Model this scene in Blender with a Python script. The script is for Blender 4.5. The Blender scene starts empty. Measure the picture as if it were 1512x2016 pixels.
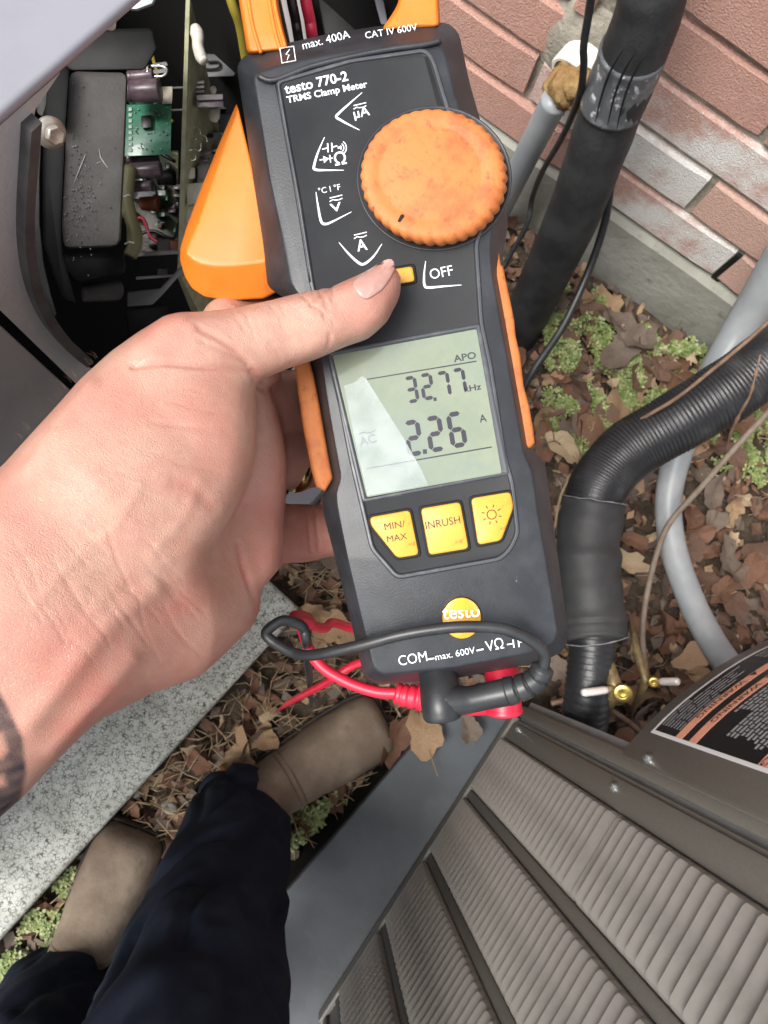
import bpy, bmesh, math, random
import numpy as np
from mathutils import Vector, Matrix, noise, Euler
random.seed(7); rng = np.random.default_rng(7)
S = bpy.context.scene
COL = S.collection

# ------------------------------------------------------------------ camera
FPX, CAM_H = 1514.0, 1.25                    # focal length in photo pixels, camera height in metres
up_c = np.array([.0919, .1298, .9873]); up_c /= np.linalg.norm(up_c)
xw = np.array([.816, -.578, 0.]); xw -= up_c * (xw @ up_c); xw /= np.linalg.norm(xw)
yw = np.cross(up_c, xw)
ROT = np.array([xw, yw, up_c])               # camera axes -> world axes
EYE = np.array([0., 0., CAM_H])
cd = bpy.data.cameras.new('camera'); cam = bpy.data.objects.new('camera', cd); COL.objects.link(cam)
cd.sensor_fit = 'VERTICAL'; cd.sensor_height = 36; cd.sensor_width = 27
cd.lens = 36 * FPX / 2016
cd.clip_start = .01; cd.clip_end = 200
m4 = Matrix(ROT.tolist()).to_4x4(); m4.translation = Vector(EYE); cam.matrix_world = m4
cd.dof.use_dof = True; cd.dof.focus_distance = .26; cd.dof.aperture_fstop = 46
S.camera = cam

# ------------------------------------------------------------------ sky, sun, exposure
W = bpy.data.worlds.new('World'); S.world = W; W.use_nodes = True
nt = W.node_tree; nt.nodes.clear()
SUN_EL, SUN_AZ = math.radians(62), math.radians(218)     # azimuth clockwise from +Y
sky = nt.nodes.new('ShaderNodeTexSky'); sky.sky_type = 'NISHITA'; sky.sun_disc = False
sky.sun_elevation = SUN_EL; sky.sun_rotation = SUN_AZ; sky.dust_density = 4; sky.air_density = 1.2
hs = nt.nodes.new('ShaderNodeHueSaturation'); hs.inputs['Saturation'].default_value = .3
bg = nt.nodes.new('ShaderNodeBackground'); bg.inputs['Strength'].default_value = .145
wo = nt.nodes.new('ShaderNodeOutputWorld')
nt.links.new(sky.outputs[0], hs.inputs['Color']); nt.links.new(hs.outputs[0], bg.inputs[0]); nt.links.new(bg.outputs[0], wo.inputs[0])
sl = bpy.data.lights.new('sun', 'SUN'); sl.energy = 1.7; sl.angle = math.radians(24); sl.color = (1, .97, .92)
so = bpy.data.objects.new('sun', sl); COL.objects.link(so)
sdir = Vector((math.sin(SUN_AZ) * math.cos(SUN_EL), math.cos(SUN_AZ) * math.cos(SUN_EL), math.sin(SUN_EL)))
so.rotation_euler = (-sdir).to_track_quat('-Z', 'Y').to_euler(); so.location = (0, 0, 5)
S.view_settings.view_transform = 'Standard'; S.view_settings.look = 'None'
S.view_settings.exposure = 1.0; S.view_settings.gamma = 1; S.view_settings.use_curve_mapping = False
S.cycles.max_bounces = 8; S.cycles.use_denoising = True

# ------------------------------------------------------------------ points
def ray(u, v): return ROT @ np.array([(u - 756) / FPX, -(v - 1008) / FPX, -1.])
def C(u, v, d): return EYE + ray(u, v) * d                                   # at a distance in front of the camera
def G(u, v, z=0.): r = ray(u, v); return EYE + r * ((z - CAM_H) / r[2])        # on a level plane
def PX(u, v, x): r = ray(u, v); return EYE + r * (x / r[0])
def PY(u, v, y): r = ray(u, v); return EYE + r * (y / r[1])
FX0, FS = -.15, .12                                                          # open unit's face: X = FX0 + FS*Y
def PF(u, v, off=0.):
    r = ray(u, v); return EYE + r * ((FX0 - off) / (r[0] - FS * r[1]))
D0 = .25                                                                     # meter's front plane
def MP(u, v, h=0.): return C(u, v, D0 - h * D0 / FPX)                        # h in photo pixels above that plane

# ------------------------------------------------------------------ object helpers
def tag(o, label=None, cat=None, group=None, kind=None):
    if label: o['label'] = label
    if cat: o['category'] = cat
    if group: o['group'] = group
    if kind: o['kind'] = kind
    return o
def thing(name, label, cat, loc, group=None):
    o = bpy.data.objects.new(name, None); COL.objects.link(o); o.location = Vector(loc); o.empty_display_size = .02
    return tag(o, label, cat, group)
def wloc(o):
    l = Vector(o.location)
    while o.parent: o = o.parent; l += Vector(o.location)
    return l
def link(name, me, mat, parent=None, loc=None):
    o = bpy.data.objects.new(name, me); COL.objects.link(o)
    if mat is not None and len(me.materials) == 0: me.materials.append(mat)
    if parent: o.parent = parent
    if loc is not None: o.location = Vector(loc) - (wloc(parent) if parent else Vector())
    return o
def build(name, verts, faces, mat, parent=None, smooth=False, bevel=0, seg=2, sharp=35, origin=None, recalc=True):
    V = np.asarray([tuple(v) for v in verts], float)
    o0 = (V.min(0) + V.max(0)) / 2 if origin is None else np.asarray(origin, float)
    me = bpy.data.meshes.new(name); me.from_pydata((V - o0).tolist(), [], [tuple(f) for f in faces])
    if bevel or recalc:
        bm = bmesh.new(); bm.from_mesh(me)
        if recalc: bmesh.ops.recalc_face_normals(bm, faces=bm.faces)
        if bevel:
            es = [e for e in bm.edges if len(e.link_faces) == 2 and e.calc_face_angle(0) > math.radians(sharp)]
            bmesh.ops.bevel(bm, geom=es, offset=bevel, segments=seg, profile=.5, affect='EDGES', clamp_overlap=True)
        bm.to_mesh(me); bm.free()
    me.update()
    if smooth or bevel: shade(me, smooth, sharp)
    return link(name, me, mat, parent, o0)
def shade(me, full, ang=40):
    me.polygons.foreach_set('use_smooth', [True] * len(me.polygons))
    if not full:
        bm = bmesh.new(); bm.from_mesh(me)
        for e in bm.edges:
            if len(e.link_faces) == 2 and e.calc_face_angle(0) > math.radians(ang): e.smooth = False
        bm.to_mesh(me); bm.free()
class MB:
    def __init__(s): s.v = []; s.f = []
    def add(s, V, Fc):
        n = len(s.v); s.v += [tuple(map(float, p)) for p in V]; s.f += [tuple(i + n for i in f) for f in Fc]; return s
    def prism(s, top, bot):
        n = len(top); return s.add(list(top) + list(bot), [tuple(range(n)), tuple(range(2 * n - 1, n - 1, -1))] + [(i, i + n, (i + 1) % n + n, (i + 1) % n) for i in range(n)])
    def loft(s, loops, caps=(True, True)):
        n = len(loops[0]); V = [p for l in loops for p in l]; Fc = []
        for k in range(len(loops) - 1):
            for i in range(n): a = k * n + i; b = k * n + (i + 1) % n; Fc.append((a, b, b + n, a + n))
        if caps[0]: Fc.append(tuple(range(n)))
        if caps[1]: Fc.append(tuple(range(len(V) - n, len(V))))
        return s.add(V, Fc)
    def box(s, c, hx, hy, hz, ax=None):
        c = np.asarray(c, float); A = np.eye(3) if ax is None else np.asarray(ax)
        V = [c + A[0] * hx * i + A[1] * hy * j + A[2] * hz * k for i in (-1, 1) for j in (-1, 1) for k in (-1, 1)]
        return s.add(V, [(0, 1, 3, 2), (4, 6, 7, 5), (0, 4, 5, 1), (2, 3, 7, 6), (0, 2, 6, 4), (1, 5, 7, 3)])
    def tube(s, P, r, n=12, cap=True):
        P = [np.asarray(p, float) for p in P]; R = r if hasattr(r, '__len__') else [r] * len(P)
        loops = []; t0 = P[1] - P[0]; t0 /= np.linalg.norm(t0)
        a = np.cross(t0, [0, 0, 1.]); a = np.cross(t0, [0, 1., 0]) if np.linalg.norm(a) < .1 else a; a /= np.linalg.norm(a)
        for i, p in enumerate(P):
            t = P[min(i + 1, len(P) - 1)] - P[max(i - 1, 0)]; t = t / (np.linalg.norm(t) + 1e-12)
            a = a - t * (a @ t); a /= np.linalg.norm(a); b = np.cross(t, a)
            loops.append([p + R[i] * (math.cos(k * 2 * math.pi / n) * a + math.sin(k * 2 * math.pi / n) * b) for k in range(n)])
        return s.loft(loops, (cap, cap))
    def lathe(s, o, axis, prof, n=20):                       # prof: (distance along axis, radius)
        axis = np.asarray(axis, float) / np.linalg.norm(axis); a = np.cross(axis, [.3, .2, .9]); a /= np.linalg.norm(a); b = np.cross(axis, a)
        return s.loft([[np.asarray(o) + axis * h + r * (math.cos(k * 2 * math.pi / n) * a + math.sin(k * 2 * math.pi / n) * b) for k in range(n)] for h, r in prof])
    def build(s, name, mat, parent=None, **k): return build(name, s.v, s.f, mat, parent, **k)
def spline(P, n=8):
    P = [np.asarray(p, float) for p in P]; Q = [2 * P[0] - P[1]] + P + [2 * P[-1] - P[-2]]; out = []
    for i in range(1, len(Q) - 2):
        a, b, c, d = Q[i - 1:i + 3]
        for k in range(n):
            t = k / n; out.append(.5 * (2 * b + (c - a) * t + (2 * a - 5 * b + 4 * c - d) * t * t + (3 * b - a - 3 * c + d) * t ** 3))
    out.append(P[-1]); return out

# ------------------------------------------------------------------ materials
def mat(name, col, rough=.5, col2=None, nscale=20., thr=(.4, .65), bump=0., bscale=200., metal=0., coat=0., sss=0., spec=.5, col3=None, n3=60., thr3=(.6, .7), trans=0., alpha=1., detail=6, bdist=.001, rvar=0., attr=None):
    M = bpy.data.materials.new(name); M.use_nodes = True; T = M.node_tree; N = T.nodes; L = T.links
    b = N['Principled BSDF']; tc = N.new('ShaderNodeTexCoord')
    def nz(sc, det=detail):
        n = N.new('ShaderNodeTexNoise'); n.inputs['Scale'].default_value = sc; n.inputs['Detail'].default_value = det; n.inputs['Roughness'].default_value = .6
        L.new(tc.outputs['Object'], n.inputs['Vector']); return n
    def ramp(src, t):
        m = N.new('ShaderNodeMapRange'); m.interpolation_type = 'SMOOTHSTEP'; m.inputs[1].default_value = t[0]; m.inputs[2].default_value = t[1]
        L.new(src, m.inputs[0]); return m.outputs[0]
    def mix(f, a, c2):
        x = N.new('ShaderNodeMix'); x.data_type = 'RGBA'; L.new(f, x.inputs[0])
        if isinstance(a, tuple): x.inputs[6].default_value = (*a, 1)
        else: L.new(a, x.inputs[6])
        if isinstance(c2, tuple): x.inputs[7].default_value = (*c2, 1)
        else: L.new(c2, x.inputs[7])
        return x.outputs[2]
    cur = tuple(col)
    if col2 is not None: cur = mix(ramp(nz(nscale).outputs[0], thr), cur, tuple(col2))
    if col3 is not None: cur = mix(ramp(nz(n3).outputs[0], thr3), cur, tuple(col3))
    if attr:
        at = N.new('ShaderNodeAttribute'); at.attribute_name = attr[0]; cur = mix(at.outputs['Fac'], cur, tuple(attr[1]))
    if isinstance(cur, tuple): b.inputs['Base Color'].default_value = (*cur, 1)
    else: L.new(cur, b.inputs['Base Color'])
    b.inputs['Roughness'].default_value = rough; b.inputs['Metallic'].default_value = metal
    if rvar:
        m = N.new('ShaderNodeMapRange'); m.inputs[3].default_value = rough - rvar; m.inputs[4].default_value = rough + rvar
        L.new(nz(nscale * 1.7).outputs[0], m.inputs[0]); L.new(m.outputs[0], b.inputs['Roughness'])
    b.inputs['Coat Weight'].default_value = coat; b.inputs['Specular IOR Level'].default_value = spec
    b.inputs['Transmission Weight'].default_value = trans; b.inputs['Alpha'].default_value = alpha
    if sss:
        b.inputs['Subsurface Weight'].default_value = sss; b.inputs['Subsurface Radius'].default_value = (.006, .002, .001); b.inputs['Subsurface Scale'].default_value = .6
    if bump:
        bp = N.new('ShaderNodeBump'); bp.inputs['Strength'].default_value = bump; bp.inputs['Distance'].default_value = bdist
        L.new(nz(bscale, 4).outputs[0], bp.inputs['Height']); L.new(bp.outputs[0], b.inputs['Normal'])
    return M
charcoal_rub_lit = mat('rubbed charcoal edge', (.055, .06, .068), .42, (.1, .105, .11), 160, (.5, .7), bump=.2, bscale=1500, bdist=.0002)  # paler rims: rubbed wear, plus lit facets put into the colour
charcoal = mat('charcoal rubber', (.018, .02, .0235), .42, (.031, .034, .039), 60, col3=(.16, .17, .18), n3=260, thr3=(.71, .77), bump=.25, bscale=1800, bdist=.0003, rvar=.06)
charcoal_face = mat('charcoal faceplate', (.011, .012, .014), .46, (.016, .0175, .0195), 40, spec=.28, bump=.12, bscale=2500, bdist=.0002)
orange = mat('orange plastic', (.74, .195, .018), .42, (.69, .17, .015), 50, bump=.08, bscale=1500, bdist=.0002)
orange_worn = mat('worn orange rubber', (.52, .165, .04), .62, (.36, .09, .025), 110, (.42, .78), bump=.3, bscale=900, bdist=.0004, col3=(.22, .06, .025), n3=380, thr3=(.53, .78))
yellow = mat('amber button rubber', (.68, .33, .035), .45, (.7, .27, .03), 140, (.55, .75), bump=.1, bscale=1200, bdist=.0002, col3=(.55, .14, .02), n3=240, thr3=(.62, .74))
white_print = mat('white print', (.75, .77, .78), .5, (.55, .57, .58), 500, (.5, .7))
black_print = mat('black print', (.03, .022, .015), .6)
lcd = mat('lcd glass', (.175, .21, .15), .12, (.225, .255, .175), 55, (.35, .7), col3=(.175, .215, .17), n3=30, thr3=(.45, .65), coat=.6)
lcd_ink = mat('lcd segment', (.02, .018, .03), .3)
lcd_ink_pale = mat('faint lcd segment', (.035, .037, .04), .3)
glare_sheet = mat('clear film remnant', (.7, .77, .75), .15, (.48, .56, .54), 90, (.4, .7), alpha=.22)  # glare on the screen, put into a translucent colour
gold_logo = mat('gold sticker', (.85, .42, .03), .2, (.8, .55, .2), 120, (.5, .7), metal=.35)
black_cable = mat('black cable rubber', (.017, .018, .02), .38, (.028, .03, .03), 90, bump=.1, bscale=800, bdist=.0003)
red_cable = mat('red cable rubber', (.62, .015, .045), .4, (.5, .012, .035), 90)
nail_m = mat('fingernail', (.44, .25, .21), .28, (.48, .29, .25), 120, sss=.1)
gold = mat('gold ring', (.45, .33, .16), .2, metal=1)
denim = mat('dark navy trousers', (.012, .016, .028), .85, (.02, .026, .043), 18, (.4, .7), bump=.5, bscale=900, bdist=.0006, spec=.15)
boot_m = mat('brown nubuck', (.175, .132, .098), .8, (.27, .215, .165), 16, (.35, .7), bump=.7, bscale=150, bdist=.0015, col3=(.1, .07, .048), n3=14, thr3=(.55, .75), spec=.25)
seam_m = mat('brown stitching', (.12, .085, .06), .8)
sole_m = mat('dark boot sole', (.03, .024, .02), .8, (.05, .04, .03), 60, bump=.3)
soil_m = mat('dark soil', (.05, .035, .024), .95, (.1, .072, .048), 30, bump=1., bscale=70, bdist=.01, col3=(.1, .08, .055), n3=150, thr3=(.6, .7))
brick_ms = []
for nm, a, b_, t in (('red brick', (.52, .29, .23), (.58, .37, .31), (.55, .85)), ('pink brick', (.58, .37, .3), (.47, .27, .22), (.6, .75)), ('part limed brick', (.54, .32, .26), (.74, .72, .68), (.42, .62)), ('limed brick', (.54, .35, .3), (.74, .72, .68), (.36, .6))):
    brick_ms.append(mat(nm, a, .9, b_, 11, t, bump=1., bscale=380, bdist=.003, col3=(.56, .42, .36) if 'limed' not in nm else (.62, .6, .57), n3=300, thr3=(.53, .7), detail=10))
mortar_m = mat('mortar', (.26, .24, .195), .95, (.38, .35, .295), 40, bump=.8, bscale=150, bdist=.004, col3=(.12, .105, .08), n3=12)
concrete_m = mat('footing concrete', (.27, .265, .225), .9, (.35, .345, .3), 9, bump=.5, bscale=60, bdist=.004, col3=(.2, .195, .165), n3=45, thr3=(.58, .75))
foam_pipe = mat('black pipe insulation', (.014, .015, .016), .62, (.03, .032, .033), 22, bump=.4, bscale=240, bdist=.002)
tape_m = mat('scuffed grey tape', (.085, .092, .098), .45, (.17, .175, .18), 60, (.5, .7), bump=.3, bscale=120, col3=(.5, .5, .53), n3=75, thr3=(.58, .66))
hose_m = mat('black corrugated hose', (.013, .014, .016), .38, (.04, .041, .042), 26, (.45, .75), bump=.4, bscale=220, bdist=.001, rvar=.08)
wrap_m = mat('black foam wrap', (.024, .025, .026), .6, (.035, .036, .037), 30, bump=.2, bscale=300)
pvc_grey = mat('grey pvc conduit', (.24, .26, .275), .4, (.3, .315, .32), 14, col3=(.2, .21, .2), n3=60, thr3=(.62, .8))
pvc_white = mat('white pvc', (.78, .76, .7), .35)
foam_brown = mat('brown expanding foam', (.2, .11, .035), .8, (.34, .22, .09), 40, (.35, .65), bump=1., bscale=60, bdist=.006, col3=(.07, .035, .015), n3=25, thr3=(.58, .7))
olive_metal = mat('taupe painted steel', (.135, .126, .108), .4, (.15, .14, .122), 300, bump=.12, bscale=1400, bdist=.0003, rvar=.05)
louver_metal = mat('taupe louver steel', (.34, .32, .29), .29, (.27, .255, .23), 40, (.35, .75), metal=.35, bump=.12, bscale=1200, bdist=.0003)
zinc = mat('zinc screw', (.6, .62, .62), .3, metal=.9)
brass = mat('brass', (.55, .4, .1), .3, (.4, .3, .12), 60, metal=.85)
brass_dull = mat('dull brass', (.25, .19, .09), .5, (.14, .1, .05), 80, metal=.5)
steel_white = mat('bright valve stem', (.85, .8, .75), .3, metal=.3)
pad_blue = mat('slate blue pad plastic', (.038, .046, .053), .5, (.08, .094, .105), 7, (.35, .7), bump=.25, bscale=90, col3=(.075, .09, .1), n3=22, thr3=(.55, .8))
label_black = mat('label black', (.012, .012, .014), .35)
label_white = mat('label white', (.8, .8, .79), .35)
label_salmon = mat('label salmon', (.78, .36, .24), .4)
label_grey = mat('label grey print', (.32, .32, .33), .5)
unit_grey = mat('grey textured panel', (.29, .291, .288), .6, (.345, .342, .332), 30, bump=.4, bscale=500, bdist=.0006, col3=(.16, .15, .145), n3=60, thr3=(.62, .75))
unit_dark = mat('dark grey panel', (.22, .22, .217), .5, (.19, .19, .19), 20, bump=.2, bscale=600, bdist=.0005)
unit_light = mat('pale grey lid', (.215, .215, .24), .5, (.235, .235, .262), 25)
black_plastic = mat('black plastic', (.009, .009, .009), .55, (.014, .014, .014), 60, spec=.2)
dusty_black = mat('dusty black plastic', (.05, .047, .044), .75, (.08, .076, .071), 35, (.4, .7), bump=.5, bscale=700, bdist=.0006, col3=(.22, .2, .18), n3=500, thr3=(.72, .76))
gasket_m = mat('dark gasket', (.05, .05, .048), .7, (.03, .03, .03), 80, bump=.3, bscale=300)
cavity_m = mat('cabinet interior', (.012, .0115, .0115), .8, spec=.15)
pcb_green = mat('green circuit board', (.03, .16, .09), .35, (.05, .22, .135), 200, col3=(.3, .38, .33), n3=700, thr3=(.68, .72), coat=.3)
pcb_edge = mat('circuit board edge', (.42, .41, .26), .5, (.3, .3, .17), 120)
cap_m = mat('capacitor sleeve', (.1, .068, .085), .3, (.16, .12, .13), 120)
chip_m = mat('chip', (.008, .009, .012), .4)
cream_m = mat('cream plastic', (.6, .56, .45), .4, (.5, .46, .36), 60)
silicone = mat('white silicone', (.62, .57, .5), .35, (.5, .43, .36), 120, (.55, .7), bump=.3, bscale=300)
sleeve_m = mat('olive cable sleeve', (.16, .15, .07), .55)
solder = mat('solder wire', (.75, .74, .6), .25, metal=.9)
wire_red = mat('red wire', (.45, .02, .06), .4); wire_black = mat('black wire', (.012, .012, .013), .35)
wire_yellow = mat('yellow wire', (.3, .24, .03), .45)
grey_box = mat('dim grey plastic', (.22, .2, .2), .6, (.16, .15, .15), 20)
twig_m = mat('brown twig', (.13, .075, .045), .7, (.2, .13, .085), 60, bump=.5, bscale=200)
vine_m = mat('bare vine', (.15, .115, .085), .7, (.2, .16, .12), 60)
leaf_ms = [mat('dry leaf ' + n, a, .75, b_, 35, (.35, .7), bump=.4, bscale=120, bdist=.002) for n, a, b_ in (('umber', (.115, .063, .042), (.17, .1, .066)), ('russet', (.2, .1, .058), (.13, .065, .04)), ('tan', (.36, .24, .14), (.27, .165, .09)), ('grey brown', (.17, .13, .1), (.11, .082, .062)), ('straw', (.44, .34, .22), (.34, .25, .15)))]
green_ms = [mat('groundcover ' + n, a, .5, b_, 40, (.35, .7)) for n, a, b_ in (('green', (.13, .19, .05), (.22, .28, .09)), ('pale', (.36, .38, .17), (.22, .27, .09)))]
straw_m = mat('dry grass', (.42, .33, .2), .75, (.27, .2, .11), 40)
def terrazzo():
    M = mat('speckled pad', (.4, .415, .375), .8, (.54, .555, .515), 25, bump=.6, bscale=200, bdist=.001)
    T = M.node_tree; N = T.nodes; L = T.links; b = N['Principled BSDF']; src = b.inputs['Base Color'].links[0].from_socket
    tc = N.new('ShaderNodeTexCoord'); v = N.new('ShaderNodeTexVoronoi'); v.feature = 'DISTANCE_TO_EDGE'; v.inputs['Scale'].default_value = 210
    w = N.new('ShaderNodeTexNoise'); w.inputs['Scale'].default_value = 60; L.new(tc.outputs['Object'], w.inputs['Vector'])
    ad = N.new('ShaderNodeMix'); ad.data_type = 'VECTOR'; ad.inputs[0].default_value = .012; L.new(tc.outputs['Object'], ad.inputs[4]); L.new(w.outputs['Color'], ad.inputs[5]); L.new(ad.outputs[1], v.inputs['Vector'])
    n2 = N.new('ShaderNodeTexNoise'); n2.inputs['Scale'].default_value = 120; L.new(tc.outputs['Object'], n2.inputs['Vector'])
    mr = N.new('ShaderNodeMapRange'); mr.inputs[1].default_value = .02; mr.inputs[2].default_value = .14; mr.inputs[3].default_value = 1; mr.inputs[4].default_value = 0; L.new(v.outputs['Distance'], mr.inputs[0])
    m2 = N.new('ShaderNodeMapRange'); m2.inputs[1].default_value = .38; m2.inputs[2].default_value = .56; L.new(n2.outputs[0], m2.inputs[0])
    mm = N.new('ShaderNodeMath'); mm.operation = 'MULTIPLY'; L.new(mr.outputs[0], mm.inputs[0]); L.new(m2.outputs[0], mm.inputs[1])
    x = N.new('ShaderNodeMix'); x.data_type = 'RGBA'; L.new(mm.outputs[0], x.inputs[0]); L.new(src, x.inputs[6]); x.inputs[7].default_value = (.06, .065, .05, 1)
    L.new(x.outputs[2], b.inputs['Base Color']); return M
speckle = terrazzo()

# ================================================================== GROUND
def ground():
    n = 90; xs = np.linspace(-1.6, 1.8, n); ys = np.linspace(-1.6, 1.0, n); V = []; Fc = []
    for y in ys:
        for x in xs: V.append((x, y, .012 * noise.noise(Vector((x * 6, y * 6, 3))) + .006 * noise.noise(Vector((x * 22, y * 22, 8))) - .008))
    for j in range(n - 1):
        for i in range(n - 1): a = j * n + i; Fc.append((a, a + 1, a + n + 1, a + n))
    b = len(V)                                                     # the sheet goes on flat to the horizon
    ring = [(-1.6, -1.6), (1.8, -1.6), (1.8, 1.0), (-1.6, 1.0)]
    far = [(-60, -60), (60, -60), (60, 60), (-60, 60)]
    V += [(x, y, -.03) for x, y in ring] + [(x, y, -.03) for x, y in far]
    Fc += [(b + i, b + (i + 1) % 4, b + 4 + (i + 1) % 4, b + 4 + i) for i in range(4)]
    o = build('ground', V, Fc, soil_m, smooth=True, recalc=False, origin=(0, 0, 0)); tag(o, 'dark damp soil under the leaf litter', kind='structure')
ground()

# ================================================================== BRICK WALL
WY, FOOT_Z, COURSE, JOINT, BL = .775, .155, .0868, .011, .285
def brick_wall():
    w = thing('brick_wall', 'red brick wall with lime stained bricks on a concrete footing', 'wall', (0, WY, 0))
    mb = MB(); mb.box((0, WY + .055, .85), 1.45, .045, .695); mb.build('mortar', mortar_m, w)
    mb = MB(); n = 60; loops = []
    for x in np.linspace(-1.45, 1.45, n):
        j = .003 * noise.noise(Vector((x * 9, 1, 1)))
        loops.append([(x, WY - .008 + j, -.05), (x, WY - .005 + j, FOOT_Z - .012), (x, WY + .004 + j, FOOT_Z - .003), (x, WY + .1, FOOT_Z - .003), (x, WY + .1, -.05)])
    mb.loft(loops); mb.build('concrete_footing', concrete_m, w)
    pipe = PY(1150, 128, WY)
    for c in range(16):
        z0 = FOOT_Z + c * COURSE + JOINT * .6; z1 = FOOT_Z + (c + 1) * COURSE - JOINT * .4
        off = {0: .207, 1: .105}.get(c, (.225 if c % 2 == 0 else .112))
        x = off - 5 * BL
        while x < 1.4:
            a, b_ = x + JOINT / 2, x + BL - JOINT / 2; x += BL
            if a < -1.42 or b_ > 1.42: continue
            pieces = [(a, b_)]
            if c in (2, 3) and a < pipe[0] + .04 and b_ > pipe[0] - .04:      # bricks cut round the pipe sleeve
                pieces = [(a, pipe[0] - .045), (pipe[0] + .045, b_)] if c == 2 else [(a, pipe[0] - .02), (pipe[0] + .045, b_)]
            for a, b_ in pieces:
                if b_ - a < .02: continue
                mb = MB(); nx = 9; loops = []; sd = random.random() * 50; pr = random.uniform(-.003, .002)
                for i in range(nx):
                    t = i / (nx - 1); X = a + (b_ - a) * t
                    def e(k, s=.003): return s * noise.noise(Vector((X * 60, sd + k * 7, c)))
                    end = .003 if i in (0, nx - 1) else 0
                    loops.append([(X, WY + .05, z0), (X, WY + .003 + pr + end, z0 + e(1)), (X, WY + pr + end + e(5, .001), z0 + .004 + e(1)), (X, WY + pr + end + e(6, .001), z1 - .004 + e(2)), (X, WY + .003 + pr + end, z1 + e(2)), (X, WY + .05, z1)])
                mb.loft(loops)
                mid = (a + b_) / 2
                r = random.random(); k = 0 if r < .45 else 1 if r < .75 else 2 if r < .9 else 3
                if c == 1 and -.15 < mid < .1: k = 3
                if c == 0 and -.1 < mid < .2: k = 2
                if c == 2 and .05 < mid < .3: k = 2
                if c == 3 and mid < -.2 and mid > -.5: k = 3
                if c == 0 and mid > .25 or c == 1 and .1 < mid < .4: k = 1
                if c >= 3 and mid > -.1 and mid < .5: k = random.choice((0, 1))
                if c in (1, 2) and mid < -.15: k = 0
                mb.build('brick', brick_ms[k], w)
    a, b_ = PY(1455, 512, WY), PY(1403, 556, WY)                             # weep slot filled with black plastic
    ax = (b_ - a); ln = np.linalg.norm(ax); mb = MB(); mb.box(((a + b_) / 2) + [0, .012, 0], .007, .007, ln / 2)
    mb.build('weep_vent', black_plastic, w, bevel=.001)
    mb = MB(); pc = PY(1146, 118, WY)
    mb.lathe((pc[0], WY + .012, pc[2]), (0, -1, 0), [(0, .078), (.006, .07), (.013, .05), (.014, .03)], 18); o = mb.build('mortar_patch', mortar_m, w, smooth=True)
brick_wall()

# ------------------------------------------------------------------ pipe sleeve with foam
def sleeve():
    c = PY(1150, 122, WY); ax = np.array([-.12, -1, -.2])
    t = thing('pipe_sleeve', 'white plastic pipe stub sticking out of the wall, stuffed with foam', 'pipe', c)
    mb = MB(); ax = ax / np.linalg.norm(ax); a = np.cross(ax, [0, 0, 1]); a /= np.linalg.norm(a); b = np.cross(a, ax)
    def ring(h, r): return [c + ax * h + r * (math.cos(k * math.pi / 12) * a + math.sin(k * math.pi / 12) * b) for k in range(24)]
    mb.loft([ring(-.03, .032), ring(.026, .032), ring(.028, .03), ring(.028, .0265), ring(.02, .026), ring(-.03, .026)], (False, False)); mb.build('sleeve_ring', pvc_white, t, bevel=0, smooth=False)
    # lumpy foam spilling out
    bm = bmesh.new()
    P = [(c + ax * .015, .026), (c + ax * .035 + b * -.012, .027), (PY(1118, 172, WY - .05), .023), (PY(1140, 165, WY - .06), .02), (PY(1112, 196, WY - .055), .013), (PY(1100, 215, WY - .05), .009), (PY(1135, 200, WY - .055), .013)]
    for p, r in P:
        m = bmesh.ops.create_icosphere(bm, subdivisions=3, radius=r)
        for v in m['verts']:
            n_ = v.co.normalized(); v.co = v.co * (1 + .22 * noise.noise(n_ * 2.2 + Vector(p) * 40) + .1 * noise.noise(n_ * 6 + Vector(p) * 90)) + Vector(p)
    me = bpy.data.meshes.new('foam_plug'); bm.transform(Matrix.Translation(-Vector(c))); bm.to_mesh(me); bm.free(); shade(me, True)
    link('foam_plug', me, foam_brown, t, c)
sleeve()

# ------------------------------------------------------------------ pipes and cables on the wall side
def pipe_thing(name, label, cat, pts, r, m, parts=None, n=16, seg=8, wob=0., squash=None, group=None):
    P = spline(pts, seg); t = thing(name, label, cat, P[-1] if P[-1][2] < P[0][2] else P[0], group)
    R = r if hasattr(r, '__len__') else [r] * len(P)
    if len(R) != len(P): R = np.interp(np.linspace(0, 1, len(P)), np.linspace(0, 1, len(R)), R)
    R = [q * (1 + wob * noise.noise(Vector((i * .35, 2, 5)))) for i, q in enumerate(R)]
    MB().tube(P, list(R), n).build(parts or 'tube', m, t, smooth=True)
    return t, P, R
# big insulated line set rising along the wall
ys = np.linspace(.685, .55, 7)
lp = [PY(1320, -260, .7), PY(1293, -90, .69), PY(1278, 20, .685), PY(1237, 130, .68), PY(1192, 250, .67), PY(1130, 420, .65), PY(1075, 540, .63), PY(1022, 650, .6), PY(985, 730, .58)]
ls, lsP, lsR = pipe_thing('insulated_pipe', 'thick black foam insulated pipe rising up the brick wall', 'pipe', lp, [.033, .0335, .034, .0355, .036, .037, .037, .036, .034], foam_pipe, 'foam_insulation', 20, wob=.05)
def along(P, a, b): n = len(P); return P[int(a * (n - 1)):int(b * (n - 1)) + 1]
tp = spline([PY(1248, 98, .68), PY(1236, 133, .68), PY(1214, 180, .675), PY(1203, 212, .672)], 6)
mb = MB(); mb.tube(tp, [.0366 + .001 * noise.noise(Vector((i, 3, 3))) for i in range(len(tp))], 20); mb.build('tape_wrap', tape_m, ls, smooth=True)
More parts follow.
